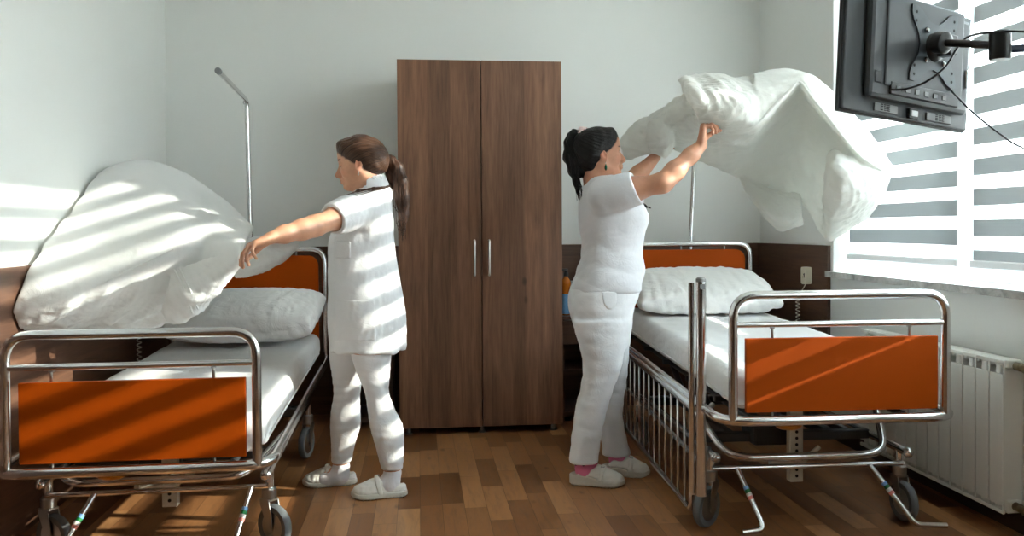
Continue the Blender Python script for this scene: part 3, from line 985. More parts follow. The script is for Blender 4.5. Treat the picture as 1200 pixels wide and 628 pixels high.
sh.box((.17, -.034, .10), (tvw - .10, -.02, tvh - .012), .008)
sh.build('back_shell', M['tv_shell'], tv)
vt = MB()
for x0, x1, z0_, z1_ in ((.16, .28, .018, .046), (.44, .58, .018, .046)):
    vt.box((x0, -.006, z0_), (x1, .002, z1_), .002)
pieces(vt, 'speaker_cover', M['grey_plastic'], tv)
sg = MB()
for bx0 in (.19, .49):
    for i in range(4):
        for k_ in range(3):
            sg.box((bx0 + k_ * .018, -.0072, .023 + i * .006), (bx0 + k_ * .018 + .012, -.005, .026 + i * .006))
sg.build('speaker_slot', M['hole'], tv)
pts_ = MB(); pts_.box((.20, -.036, .075), (tvw - .12, -.026, .118), .003)
pts_.build('port_panel', M['black'], tv)
so = MB()
for i in range(6): so.box((.225 + i * .05, -.0385, .088), (.248 + i * .05, -.035, .104), .001)
pieces(so, 'socket', M['grey_plastic'], tv)
MB().box((.335, -.014, .012), (.385, .0, .048), .003).build('hook', M['black'], tv)
MB().box((.343, -.0165, .02), (.377, -.013, .04), .002).build('label_plate', M['frame_white'], tv)
MB().box((tvw - .075, -.033, .15), (tvw - .062, -.026, .215), .002).build('rating_label', M['frame_white'], tv)
MB().box((.125, -.031, .105), (.16, -.024, .145), .003).build('power_inlet', M['black'], tv)
# mount plate with waisted sides
cx_, cz_ = tvp(1083, 58)
hs = .128
def waist(n=10):
    out = []
    for i in range(4):
        a = [(hs, -hs), (hs, hs), (-hs, hs), (-hs, -hs)]
        p, q = Vector(a[i]), Vector(a[(i + 1) % 4])
        mid_ = (p + q) / 2; inn = -mid_.normalized() * .05
        for k_ in range(n):
            t = k_ / n
            b = max(0, math.sin(PI * min(max((t - .16) / .68, 0), 1)))
            v = p.lerp(q, t) + inn * b
            out.append((v.x, v.y))
    return out
mo_ = thing('television_mount', 'black swivelling wall arm holding the television', 'wall mount', (0, 0, 0))
mo_.matrix_world = Mtv
pm = axisM((cx_, -.034, cz_), (0, -1, 0)) 
MB().prism(waist(), .005, pm).build('vesa_plate', M['tv_plate'], mo_)
sc_ = MB()
for dx_ in (-.05, .05):
    for dz_ in (-.05, .05):
        sc_.lathe([(.010, 0), (.010, .006), (.006, .010)], 12, axisM((cx_ + dx_, -.039, cz_ + dz_), (0, -1, 0)))
pieces(sc_, 'screw', M['chrome'], mo_)
ho_ = MB()
for dx_ in (-.105, .105):
    for dz_ in (-.105, .105, -.075, .075):
        ho_.lathe([(.005, 0), (.005, .0006)], 8, axisM((cx_ + dx_, -.0392, cz_ + dz_), (0, -1, 0)))
pieces(ho_, 'slot_hole', M['hole'], mo_)
iM = Mtv.inverted()
kn = iM @ at_depth(1103, 50, 2.80); br_ = iM @ at_depth(1172, 53, 2.62); wl = iM @ Vector((XR, 1.72, 1.64))
MB().lathe([(.05, 0), (.045, .012), (.03, .02)], 20, axisM((cx_, -.039, cz_), (0, -1, 0))).tube([(cx_, -.05, cz_), (kn.x - .02, kn.y, kn.z)], .024, 14).box((cx_ - .012, -.105, cz_ - .035), (cx_ + .03, -.05, cz_ + .035), .006).build('tilt_joint', M['black'], mo_)
kd = (br_ - kn).normalized()
MB().lathe([(.026, -.022), (.036, -.016), (.036, .016), (.026, .022)], 22, axisM(kn, kd)).build('adjusting_knob', M['black'], mo_)
MB().tube([kn, br_], .0125, 14).build('front_arm', M['black'], mo_)
upv = (iM.to_3x3() @ Vector((0, 0, 1)))
MB().lathe([(.028, -.044), (.031, -.04), (.031, .038), (.028, .042)], 22, axisM(br_, upv)).build('elbow', M['black'], mo_)
MB().tube([br_ - upv * .01, wl], .0125, 14).build('rear_arm', mat('blue_black_tube', (.012, .02, .05), .3), mo_)
wd_ = (iM.to_3x3() @ Vector((1, 0, 0)))
MB().prism(rounded(.09, .2, .012), .008, axisM(wl - wd_ * .008, wd_, upv)).build('wall_plate', M['black'], mo_)
cb = [iM @ at_depth(*q) for q in ((1043, 105, 2.80), (1062, 104, 2.78), (1085, 96, 2.76), (1108, 78, 2.74), (1122, 56, 2.74))]
cb2 = [iM @ at_depth(*q) for q in ((1122, 56, 2.74), (1135, 43, 2.72), (1160, 38, 2.62), (1200, 37, 2.55), (1300, 45, 2.5))]
cs = []
def spline(pts, n=6):
    out = []
    for i in range(len(pts) - 1):
        p0, p1, p2, p3 = pts[max(i - 1, 0)], pts[i], pts[i + 1], pts[min(i + 2, len(pts) - 1)]
        for k_ in range(n):
            t = k_ / n
            out.append(.5 * ((2 * p1) + (p2 - p0) * t + (2 * p0 - 5 * p1 + 4 * p2 - p3) * t * t + (3 * p1 - p0 - 3 * p2 + p3) * t ** 3))
    return out + [pts[-1]]
MB().tube(spline(cb + cb2[1:]), .0035, 8).build('power_cord', M['black'], tv)
cb3 = [iM @ at_depth(*q) for q in ((1112, 103, 3.0), (1124, 116, 2.92), (1145, 136, 2.8), (1172, 157, 2.7), (1200, 174, 2.6), (1300, 215, 2.5), (1420, 240, 2.45))]
MB().tube(spline(cb3), .003, 8).build('aerial_cable', M['black'], tv)
# ================================================================== people
def skin_mat(name, rough=0.5):
    m = mat(name, (.5, .3, .2), rough); t = NT(m)
    a = t.n('ShaderNodeVertexColor', layer_name='tint')
    v = t.coords()
    t.l(t.mix(0.5, a.outputs['Color'], t.ramp(t.noise(v, 60, 4), [(0.3, (.88, .86, .85)), (0.7, (1.08, 1.06, 1.05))]), 'MULTIPLY'), t.p.inputs['Base Color'])
    t.p.inputs['Subsurface Weight'].default_value = 0.12
    t.p.inputs['Subsurface Radius'].default_value = (0.012, 0.005, 0.003)
    t.bump(t.noise(v, 350, 2), 0.1, 0.001)
    return m

def hair_mat(name, dark, light, rough=0.38):
    m = mat(name, dark, rough, **{'Specular IOR Level': 0.25}); t = NT(m)
    g = t.noise(t.coords((60, 60, 9)), 3.0, 4, 0.6, 0.4)
    t.l(t.ramp(g, [(0.35, dark), (0.7, light)]), t.p.inputs['Base Color'])
    t.bump(g, 0.35, 0.004)
    return m

def moved(prim, Mx):
    """a primitive carried by a rigid (or mirrored) 4x4 matrix"""
    A = np.array(Mx.to_3x3()); o = np.array(Mx.translation); f0 = prim.f
    def f(x, y, z):
        px, py, pz = x - o[0], y - o[1], z - o[2]
        return f0(A[0,0]*px + A[1,0]*py + A[2,0]*pz, A[0,1]*px + A[1,1]*py + A[2,1]*pz, A[0,2]*px + A[1,2]*py + A[2,2]*pz)
    cs = np.array([[a, b, c] for a in (prim.lo[0], prim.hi[0]) for b in (prim.lo[1], prim.hi[1]) for c in (prim.lo[2], prim.hi[2])]) @ A.T + o
    return P(f, cs.min(0), cs.max(0), prim.k, prim.op)

def frame(o, fwd, side, up=None):
    """matrix with x along fwd, y near side"""
    x = Vector(fwd).normalized(); y = Vector(side); y = (y - x * y.dot(x)).normalized()
    z = Vector(up) if up is not None else x.cross(y)
    z = (z - x * z.dot(x) - y * z.dot(y)).normalized()
    Mx = Matrix((x, y, z)).transposed().to_4x4(); Mx.translation = Vector(o)
    return Mx

def head_prims():
    p = [ell((-.008, 0, .025), (.094, .074, .084), .02), ell((.025, 0, -.03), (.060, .059, .086), .03)]
    for s in (-1, 1):
        p.append(cone((-.012, s * .048, -.058), (.056, s * .016, -.099), .022, .017, .025))
        p.append(ell((.050, s * .036, -.036), (.030, .023, .025), .02))
    p.append(ell((.070, 0, -.101), (.020, .021, .0155), .012))
    p.append(cone((.074, -.028, .014), (.074, .028, .014), .0125, .0125, .015))
    p.append(ell((.06, 0, .055), (.028, .05, .04), .03))
    for s in (-1, 1): p.append(ell((.090, s * .031, -.002), (.016, .017, .0105), .012, op='sub'))
    for s in (-1, 1): p.append(ell((.0725, s * .031, -.003), (.0125, .0145, .0115), .003))
    p.append(cone((.082, 0, .004), (.105, 0, -.038), .0078, .0100, .012))
    p.append(ell((.088, 0, -.040), (.020, .0135, .022), .010))
    p.append(cone((.084, 0, -.050), (.102, 0, -.0465), .010, .0075, .006))
    p.append(ell((.1075, 0, -.0425), (.0110, .0105, .0088), .008))
    for s in (-1, 1): p.append(ell((.097, s * .0125, -.047), (.0105, .0068, .0075), .006))
    p.append(ell((.083, 0, -.072), (.013, .027, .017), .012))
    p.append(ell((.0905, 0, -.0675), (.0095, .020, .0050), .004))
    p.append(ell((.0900, 0, -.0785), (.0090, .0175, .0062), .004))
    for s in (-1, 1):
        p.append(moved(ell((0, 0, 0), (.019, .0075, .031), .006), Matrix.Translation((-.010, s * .074, -.018)) @ Matrix.Rotation(R(-14), 4, 'Y') @ Matrix.Rotation(s * R(18), 4, 'Z')))
        p.append(moved(ell((0, 0, 0), (.010, .007, .018), .005, op='sub'), Matrix.Translation((-.006, s * .083, -.012)) @ Matrix.Rotation(R(-14), 4, 'Y')))
    return p

def face_rules(Mh, lip, brow, cheek, lidded, cut=None):
    I = np.array(Mh.inverted())
    def L(V): return V @ I[:3, :3].T + I[:3, 3]
    def blob(c, r, soft=.35):
        def f(V):
            q = L(V); q = q.copy(); q[:, 1] = np.abs(q[:, 1])
            d = np.sqrt((((q - np.array(c)) / np.array(r))**2).sum(1))
            return (1 - d) / soft
        return f
    r = [(cheek, lambda V: .6 * np.clip(blob((.065, .038, -.04), (.035, .03, .028), 1.0)(V), 0, 1)),
         (cheek, lambda V: .6 * np.clip(blob((-.012, .08, -.018), (.025, .02, .035), 1.0)(V), 0, 1)),
         (lip, blob((.094, 0, -.0725), (.014, .021, .0105), .4)),
         (tuple(c * .45 for c in lip), blob((.097, 0, -.0727), (.014, .021, .0016), .6)),
         (brow, blob((.081, .034, .0205), (.018, .0245, .0046), .5))]
    if cut: r.append((tuple(c * .6 for c in brow), lambda V: np.clip(.5 - hairline(cut, *L(V).T) / .010, 0, 1) * np.clip((L(V)[:, 2] + .08) / .02, 0, 1) * np.clip((.0755 - np.abs(L(V)[:, 1])) / .002, 0, 1)))
    if lidded:
        r.append((tuple(c * .35 for c in brow), blob((.081, .0335, -.0080), (.012, .0185, .0036), .5)))
    else:
        r.append(((.50, .47, .44), blob((.081, .0335, -.0035), (.012, .0150, .0046), .3)))
        r.append(((.02, .014, .01), blob((.082, .0345, -.0035), (.012, .0085, .0054), .3)))
        r.append((tuple(c * .3 for c in brow), blob((.082, .0335, .0022), (.012, .0185, .0028), .5)))
    return r

def hand_prims(Mh, curls, thumb=(.55, .55, -.55), s=1.0):
    """x along the fingers, y to the thumb side, z out of the back of the hand"""
    p = [ell((.046, -.002, 0), (.050, .038, .0135), .014, n=2.5), cone((0, 0, 0), (.03, 0, 0), .024, .026, .016, flat=((0, 0, 1), .68)),
         cone((.018, .020, -.006), (.05, .030, -.008), .014, .011, .012)]
    L = ((.040, .024, .020), (.044, .027, .021), (.041, .025, .020), (.032, .019, .018))
    tips = []
    for i in range(4):
        y0 = .0275 - .0182 * i
        base = Vector((.083 - (.0, -.004, .0, .010)[i], y0, 0.002))
        ang, spread = 0.0, (.10, .02, -.05, -.14)[i]
        pos, r0 = base, (.0086, .0088, .0084, .0074)[i]
        p.append(cone(Vector((.05, y0 * .8, 0)), base, .011, r0 + .0012, .010))
        for j in range(3):
            ang += R(curls[i][j])
            d = Vector((math.cos(ang) * math.cos(spread), math.sin(spread), -math.sin(ang)))
            nx = pos + d * L[i][j]
            r1 = r0 * .92
            p.append(cone(pos, nx, r0, r1, .0035))
            pos, r0 = nx, r1
        tips.append(pos)
    t0 = Vector((.026, .028, -.008)); d = Vector(thumb).normalized()
    t1 = t0 + d * .042; d2 = (tips[0] - t1).normalized() * .6 + d * .4
    t2 = t1 + d2.normalized() * .030; t3 = t2 + ((tips[0] - t2).normalized() * .7 + d2 * .3).normalized() * .024
    p += [cone(t0, t1, .0145, .0105, .010), cone(t1, t2, .0105, .0095, .004), cone(t2, t3, .0095, .0078, .003)]
    Ms = Mh @ Matrix.Scale(1.0, 4)
    return [moved(q, Ms) for q in p]

def prof(Y, rows, n=2.3, k=.02, grow=0.0, op='add'):
    """loft from outline rows (py, left px, right px, half depth[, Y])"""
    secs = []
    for r_ in rows:
        y = r_[4] if len(r_) > 4 else Y
        a, b = at(r_[1], r_[0], y), at(r_[2], r_[0], y)
        secs.append(((a.z + b.z) / 2, (a.x + b.x) / 2, y, (b.x - a.x) / 2 + grow, r_[3] + grow))
    return loft(secs, k, n, op)

def bounds(prims, pad=.03):
    lo = np.min([p.lo for p in prims if p.op == 'add'], 0) - pad; hi = np.max([p.hi for p in prims if p.op == 'add'], 0) + pad
    return lo, hi

def solid(name, prims, step, m, parent, off, disp=None, zones=(), zz=()):
    lo, hi = bounds(prims)
    me = sdf_mesh(name, prims, ax(lo[0], hi[0], *zones, step=step), ax(lo[1], hi[1], step=step), ax(lo[2], hi[2], *zz, step=step), disp)
    if off is not None: shift_mesh(me, off)
    return link_mesh(name, me, m, parent)

def shoe(name, parent, off, heel, toe, heelh, toeh, top, mats, strap, wide=1.0, upper_back=.6):
    """heel, toe: floor points; heelh/toeh sole thickness at both ends; top: instep height"""
    heel, toe = Vector(heel), Vector(toe)
    L = (toe - heel).length
    Mx = frame(heel, toe - heel, Vector((0, 0, 1)).cross(toe - heel), (0, 0, 1))
    tk = np.linspace(0, 1, 11)
    hwk = np.array([.022, .034, .036, .035, .036, .041, .046, .048, .046, .036, .012]) * wide
    def hw(t): return np.interp(t, tk, hwk)
    def zs(t): return np.interp(t, [0, .3, .6, .85, 1], [heelh, heelh * .95, (heelh + toeh) / 2 * .9, toeh, toeh + .012])
    def zt(t): return np.interp(t, [0, .12, .3, .5, .65, .8, .93, 1], [top * upper_back, top * upper_back, top * .85, top, top * .86, top * .70, top * .56, top * .36])
    def body(grow, lo, hi):
        def f(x, y, z):
            t = np.clip(x / L, 0, 1); w = hw(t) + grow
            d = np.maximum(-x - grow, x - L - grow)
            zl, zh = lo(t), hi(t)
            dz = np.maximum(zl - z, z - zh)
            q = -smin(-(np.abs(y) - w), -d, .03)
            return -smin(-q, -dz, .010)
        return f
    bb = ((-.02, -.07, -.01), (L + .02, .07, .16))
    sole = P(body(.003, lambda t: 0 * t + np.where(t > .8, (t - .8) * .05, 0), zs), *bb)
    def uf(x, y, z):
        t = np.clip(x / L, 0, 1); w = hw(t); z0 = zs(t) - .012; h = np.maximum(zt(t) - z0, .01)
        q = (np.abs(y / w)**2.3 + np.abs(np.maximum(z - z0, 0) / h)**2.3)**(1 / 2.3)
        d = (q - 1) * np.minimum(w, h) * .8
        d2 = np.maximum(np.maximum(-x, x - L), z0 - z)
        return -smin(-d, -d2, .02)
    up = [P(uf, *bb), moved(cone((.015, 0, .135), (.085, 0, .105), .050, .040, .012, op='sub', flat=((0, 1, 0), .85)), Matrix.Identity(4))]
    root = bpy.data.objects.new(name, None); COL.objects.link(root); root.parent = parent
    root.location = heel - off
    root.rotation_euler = Mx.to_euler()
    g = (np.arange(-.02, L + .03, .0045), np.arange(-.075, .08, .0045), np.arange(-.012, .15, .004))
    me = sdf_mesh('sole', [sole], *g, disp=lambda x, y, z: np.where(z < .012, .0012 * np.sin(x * 420), 0) + 0 * y)
    link_mesh('sole', me, mats[1], root)
    me = sdf_mesh('upper', up, *g, disp=wrinkle(4, .05, .0015))
    link_mesh('upper', me, mats[0], root)
    if strap:
        x0 = L * strap
        sp = [P(lambda x, y, z: np.maximum(uf(x, y, z) - .004, np.abs(x - x0 - (z - .05) * .25) - .011), *bb), up[1]]
        me = sdf_mesh('strap', sp, *g)
        so_ = link_mesh('strap', me, mats[0], root)
        MB().box((x0 - .009, -.012, 0), (x0 + .009, .012, .004), .0015).map(lambda x, y, z: (x + .006, y - .012, z + float(zt(np.array(x0 / L))) * .97)).build('buckle', mats[2], so_)
    return root

def hairline(cut, x, y, z):
    """below zero where hair grows (head coordinates)"""
    (a1, b1), (a2, b2) = cut
    d1 = a1[0] * (x - b1[0]) + a1[1] * (z - b1[1]) - .30 * np.maximum(.050 - np.abs(y), 0) + 1.5 * np.maximum(np.abs(y) - .070, 0)
    d2 = a2[0] * (x - b2[0]) + a2[1] * (z - b2[1])
    c = -smin(-d1, -d2, .012)
    return c + .0016 * np.sin(z * 190 + 9 * np.sin(y * 60)) + .0008 * np.sin(z * 500 + x * 300)

def hair_cap(Mh, root_l, thick, cut, seed, extra=()):
    """combed hair lying on the skull, thinning to nothing at the hairline, drawn back to the tail root (local point)"""
    vol = wrinkle(seed + 100, .06, .0012, (1, 1, 1.5), ridged=False)
    p = [ell((-.008, 0, .025), (.094, .074, .084), .02), ell((.025, 0, -.03), (.060, .059, .086), .03), ell((.06, 0, .055), (.028, .05, .04), .03),
         ell((-.045, 0, -.020), (.055, .066, .060), .03)] + list(extra)
    rl = Vector(root_l)
    def f(x, y, z):
        d = p[0].f(x, y, z)
        for q in p[1:]: d = smin(d, q.f(x, y, z), q.k)
        c = hairline(cut, x, y, z)
        u = np.arctan2(y + 0 * x, (z - rl.z) * .9 + (x - rl.x) * .35 + 0 * y)
        rr = np.sqrt((x - rl.x)**2 + y**2 + (z - rl.z)**2)
        gr = vol(x, y, z) + .0007 * np.sin(u * 34 + 2.5 * np.sin(rr * 30 + u * 5)) + .0005 * np.sin(u * 71 + rr * 20 + 2 * np.sin(rr * 30))
        return d - np.clip(-c * .42 - .0012, -.004, thick) + gr * np.clip(rr / .06, 0, 1) * np.clip(-c / .03, 0, 1)
    return moved(P(f, (-.14, -.11, -.11), (.115, .11, .14)), Mh)

def combed_mat(name, dark, light, root, sgn, rough):
    """hair drawn back towards a point"""
    m = mat(name, dark, rough, **{'Specular IOR Level': 0.22}); t = NT(m)
    tc = t.n('ShaderNodeTexCoord'); sb = t.n('ShaderNodeVectorMath', operation='SUBTRACT'); t.l(tc.outputs['Object'], sb.inputs[0]); sb.inputs[1].default_value = root
    sp = t.n('ShaderNodeSeparateXYZ'); t.l(sb.outputs[0], sp.inputs[0])
    ln = t.n('ShaderNodeVectorMath', operation='LENGTH'); t.l(sb.outputs[0], ln.inputs[0])
    ma = t.n('ShaderNodeMath', operation='MULTIPLY_ADD'); t.l(sp.outputs['X'], ma.inputs[0]); ma.inputs[1].default_value = .35 * sgn; t.l(sp.outputs['Z'], ma.inputs[2])
    at2 = t.n('ShaderNodeMath', operation='ARCTAN2'); t.l(sp.outputs['Y'], at2.inputs[0]); t.l(ma.outputs[0], at2.inputs[1])
    cb = t.n('ShaderNodeCombineXYZ'); t.l(at2.outputs[0], cb.inputs[0]); t.l(ln.outputs['Value'], cb.inputs[1])
    mp = t.n('ShaderNodeMapping'); mp.inputs['Scale'].default_value = (14, 9, 1); t.l(cb.outputs[0], mp.inputs['Vector'])
    g = t.noise(mp.outputs['Vector'], 2.6, 5, .65, .3)
    t.l(t.ramp(g, [(0.35, dark), (0.72, light)]), t.p.inputs['Base Color'])
    t.bump(g, 0.5, 0.004)
    return m

def tail(pts, rs, k=.012, flat=None, seed=5, groove=.0022):
    pr = chain(pts, rs, k)
    w_ = wrinkle(seed, .022, groove, (1, 1, 9), ridged=False)
    return pr, w_

# ------------------------------------------------------------------ the nurse at the left bed
def nurse_left():
    Y0 = 3.88
    off = Vector((at(430, 575, Y0).x, Y0, 0))
    sk = srgb(205, 152, 122)
    # head
    yaw, pit = R(8), R(-9)
    fwd = Vector((-math.cos(yaw) * math.cos(pit), math.sin(yaw) * math.cos(pit), math.sin(pit)))
    lft = Vector((0, 0, 1)).cross(fwd)
    ho = at(421.5, 190, 3.86)
    Mh = frame(ho, fwd, lft)
    Sn, En, Wn = at(418, 246, 3.705), at(369, 265, 3.50), at(318, 278.5, 3.37)
    Sf, Ef, Wf = at(414, 247, 4.05), at(377, 260, 4.13), at(342, 268, 4.10)
    tunic_rows = [(219, 424, 447, .055), (224, 415, 454, .12), (231, 408, 458, .175), (245, 400, 460, .19), (262, 393, 462, .178), (280, 387, 462, .16),
                  (306, 386, 464, .15), (344, 386, 470, .168), (370, 386, 474, .180), (395, 388, 476, .186), (409, 389, 477, .188)]
    near_leg = [(385, 405, 462, .095, 3.81), (405, 410, 460, .09, 3.81), (420, 413, 458, .085, 3.80), (440, 420, 457, .074, 3.80), (462, 428, 456, .060, 3.80),
                (480, 431, 463, .061, 3.80), (500, 434, 472, .066, 3.80), (525, 441, 473, .055, 3.80), (549, 447, 472, .047, 3.80)]
    far_leg = [(385, 387, 440, .095, 3.96), (405, 386, 432, .088, 3.96), (420, 386, 428, .083, 3.96), (440, 389, 426, .073, 3.97), (462, 391, 422, .060, 3.97),
               (480, 388, 422, .062, 3.98), (500, 387, 422, .062, 3.98), (520, 388, 416, .052, 3.98), (541, 388, 412, .046, 3.98)]
    head = [moved(q, Mh) for q in head_prims()]
    nb = at(437, 222, 3.88)
    body = head + [cone(Mh @ Vector((-.028, 0, -.055)), nb, .050, .056, .03)]
    body += [prof(Y0, [(a, b + 3, c - 3, d - .012) for a, b, c, d in tunic_rows[1:]], k=.03)]
    body += [prof(Y0, [(r_[0], r_[1] + 2.5, r_[2] - 2.5, r_[3] - .008, r_[4]) for r_ in rows], k=.02) for rows in (near_leg, far_leg)]
    ank = [(at(460, 545, 3.80), at(459, 562, 3.80), .034, .032), (at(400, 537, 3.98), at(399, 553, 3.98), .034, .032)]
    body += [cone(a, b, r0, r1, .02) for a, b, r0, r1 in ank]
    body += [cone(at(457, 563, 3.80), at(425, 574, 3.80), .030, .022, .02), cone(at(397, 553, 3.98), at(368, 562, 3.98), .030, .022, .02)]
    body += chain([Sn, Sn.lerp(En, .5), En], [.054, .047, .039], .03) + chain([En, En.lerp(Wn, .3), En.lerp(Wn, .7), Wn], [.038, .038, .031, .0245], .03)
    body += chain([Sf, Sf.lerp(Ef, .5), Ef], [.054, .048, .042], .03) + chain([Ef, Ef.lerp(Wf, .3), Wf], [.040, .040, .025], .02)
    fw = (Vector(at(293, 288, 3.33)) - Wn).normalized()
    Hn = frame(Wn, fw, (0, 1, 0), (0, -.55, .8))
    body += hand_prims(Hn, ((30, 22, 12), (33, 28, 16), (37, 33, 18), (42, 38, 22)), thumb=(.85, .30, -.40))
    fw2 = (at(318, 275, 4.05) - Wf).normalized()
    Hf = frame(Wf, fw2, (0, -1, 0), (0, .2, 1))
    body += hand_prims(Hf, ((18, 16, 10), (20, 18, 10), (22, 20, 12), (24, 22, 12)), thumb=(.9, .25, -.3))
    lo, hi = bounds(body)
    hx, hz = ho.x, ho.z
    xs = ax(lo[0], hi[0], (hx - .13, hx + .03, .0027), (hx + .03, hx + .12, .004), (Hn.translation.x - .22, Hn.translation.x + .03, .0036), step=.008)
    ys = ax(lo[1], hi[1], (3.775, 3.95, .0032), (3.22, 3.45, .0036), step=.008)
    zs = ax(lo[2], hi[2], (hz - .13, hz + .05, .0027), (hz + .05, hz + .12, .004), (Wn.z - .13, Wn.z + .05, .0036), step=.009)
    me = sdf_mesh('person', body, xs, ys, zs)
    cut = (((.85, -.527), (.044, -.010)), ((.62, -.78), (.020, -.002)))
    rules = face_rules(Mh, srgb(176, 98, 88), srgb(62, 42, 32), srgb(214, 132, 108), True, cut)
    paint(me, sk, rules)
    shift_mesh(me, off)
    p = link_mesh('person', me, skin_mat('warm_skin'))
    p.location = off
    tag(p, 'nurse with a brown ponytail in a white tunic, pulling the duvet over the low bed', 'person')
    # tunic
    fold = wrinkle(31, .30, .010, (1, 1, 2.6)); fine = wrinkle(32, .07, .0028, (1, 1, 1.5))
    ds = lambda x, y, z: fold(x, y, z) * np.clip((1.42 - z) / .4, .25, 1.2) + fine(x, y, z) * .7
    def sleeve(S, E, r0, r1, f_=.62):
        return [cone(S + (S - E) * .12, S.lerp(E, .35), r0, (r0 + r1) / 2, .035), cone(S.lerp(E, .25), S.lerp(E, f_), (r0 + r1) / 2, r1, .02)]
    def cutoff(S, E, f_, back=.05):
        d = (E - S).normalized(); q = S.lerp(E, f_)
        def f(x, y, z): return -((x - q.x) * d.x + (y - q.y) * d.y + (z - q.z) * d.z)
        return f, q, d
    tun = [prof(Y0, tunic_rows, k=.03)] + sleeve(Sn, En, .074, .066, .66) + sleeve(Sf, Ef, .072, .064, .66)
    for S, E in ((Sn, En), (Sf, Ef)):
        f, q, d = cutoff(S, E, .60)
        tun.append(P(lambda x, y, z, f=f, q=q: np.maximum(f(x, y, z), np.sqrt((x - q.x)**2 + (y - q.y)**2 + (z - q.z)**2) - .13), q - Vector((.14,) * 3), q + Vector((.14,) * 3), .004, 'sub'))
        tun.append(cone(S.lerp(E, .52), S.lerp(E, .75), .052, .056, .006, op='sub'))
    tun.append(cone(nb + Vector((0, 0, -.02)), nb + Vector((-.02, 0, .12)), .062, .066, .01, op='sub'))
    t_o = solid('tunic', tun, .0062, M['uniform'], p, off, ds)
    # collar
    c0 = nb + Vector((.004, 0, -.03)); cd = Vector((-.30, 0, 1)).normalized()
    col_ = [cone(c0, c0 + cd * .066, .088, .076, .02), cone(c0 - cd * .03, c0 + cd * .12, .074, .069, .006, op='sub')]
    pf = Mh @ Vector((.10, 0, -.16))
    col_.append(P(lambda x, y, z: np.maximum(np.abs(y - 3.86) - .03 - .5 * np.maximum(z - c0.z, 0), x - (c0.x - .03)), (c0.x - .2, 3.6, c0.z - .1), (c0.x, 4.1, c0.z + .2), .004, 'sub'))
    solid('collar', col_, .005, M['uniform'], t_o, off)
    # pocket and buttons
    a, b = at(392, 352, 3.72), at(441, 399, 3.72)
    base = prof(Y0, tunic_rows, grow=.0035)
    pk = P(lambda x, y, z: np.maximum(np.maximum(base.f(x, y, z) + ds(x, y, z), np.maximum(np.abs(x - (a.x + b.x) / 2) - (b.x - a.x) / 2 - .08 * (b.z - z) * .3, np.abs(z - (a.z + b.z) / 2) - (a.z - b.z) / 2)), y - Y0 + .05),
           (a.x - .04, 3.6, b.z - .02), (b.x + .04, 3.85, a.z + .02))
    solid('pocket', [pk], .0055, M['uniform'], t_o, off)
    a2, b2 = at(392, 283, 3.74), at(412, 303, 3.74)
    pk2 = P(lambda x, y, z: np.maximum(np.maximum(base.f(x, y, z) + ds(x, y, z), np.maximum(np.abs(x - (a2.x + b2.x) / 2) - (b2.x - a2.x) / 2, np.abs(z - (a2.z + b2.z) / 2) - (a2.z - b2.z) / 2)), y - Y0 + .05),
           (a2.x - .04, 3.6, b2.z - .02), (b2.x + .04, 3.85, a2.z + .02))
    solid('pocket', [pk2], .0055, M['uniform'], t_o, off)
    for py in (300, 325, 350, 375):
        q = at(386.5, py, 3.83)
        MB().lathe([(.004, 0), (.0065, .0006), (.0065, .0022), (.004, .003)], 12, axisM(q - off + Vector((.002, 0, 0)), (-1, -.25, 0))).build('button', M['steel'], t_o)
    # trousers
    tw = wrinkle(41, .16, .0016, (3, 3, .4)); tw2 = wrinkle(42, .25, .0018, (1, 1, 2))
    tr = [prof(Y0, near_leg, k=.02), prof(Y0, far_leg, k=.02), ell(at(430, 388, Y0), (.145, .175, .10), .03)]
    solid('trousers', tr, .0062, M['uniform'], p, off, lambda x, y, z: (tw(x, y, z) * np.clip((.75 - z) / .3, .3, 1) + tw2(x, y, z)))
    # socks and shoes
    sock = mat('white_sock', srgb(225, 224, 228), .9)
    solid('sock', [cone(at(460, 554, 3.80), at(457, 567, 3.80), .040, .041, .01), cone(at(457, 566, 3.80), at(440, 571, 3.80), .038, .034, .02)], .0045, sock, p, off, wrinkle(51, .03, .001))
    solid('sock', [cone(at(400, 547, 3.98), at(398, 557, 3.98), .040, .041, .01), cone(at(398, 557, 3.98), at(380, 561, 3.98), .038, .034, .02)], .0045, sock, p, off, wrinkle(52, .03, .001))
    sm = (mat('white_leather', srgb(226, 224, 216), .45), mat('pale_rubber_sole', srgb(205, 203, 192), .6), M['steel'])
    h1, t1 = at(477, 580, Z=0), at(411, 584, Z=0)
    h2, t2 = at(418, 566, Z=0), at(354, 570, Z=0)
    shoe('shoe', p, off, h1, t1, .030, .026, .092, sm, .50)
    shoe('shoe', p, off, h2, t2, .030, .026, .092, sm, .50)
    # hair
    hm = hair_mat('brown_hair', srgb(40, 27, 21), srgb(92, 64, 48))
    rt = Mh.inverted() @ at(450, 192, 3.89)
    cap = hair_cap(Mh, rt, .013, cut, 3, (ell((-.082, 0, .008), (.034, .045, .045), .04),))
    hc = combed_mat('combed_brown_hair', srgb(38, 25, 19), srgb(98, 68, 50), at(450, 192, 3.89) - off, -1, .42)
    hr = solid('hair', [cap], .0036, hc, p, off)
    q = lambda x, y, Y=3.89: at(x, y, Y)
    pr, dw = tail([q(448, 192), q(457, 189), q(465, 198), q(470, 214), q(473, 232), q(474, 252), q(473, 276)], [.017, .026, .032, .032, .026, .017, .005], .015)
    pr2, _ = tail([q(452, 194), q(458, 205), q(459, 218), q(452, 220, 3.84), q(438, 221, 3.74), q(420, 223, 3.685), q(404, 230, 3.66)], [.016, .020, .016, .009, .006, .004, .0018], .012)
    solid('ponytail', pr, .0042, hm, hr, off, dw)
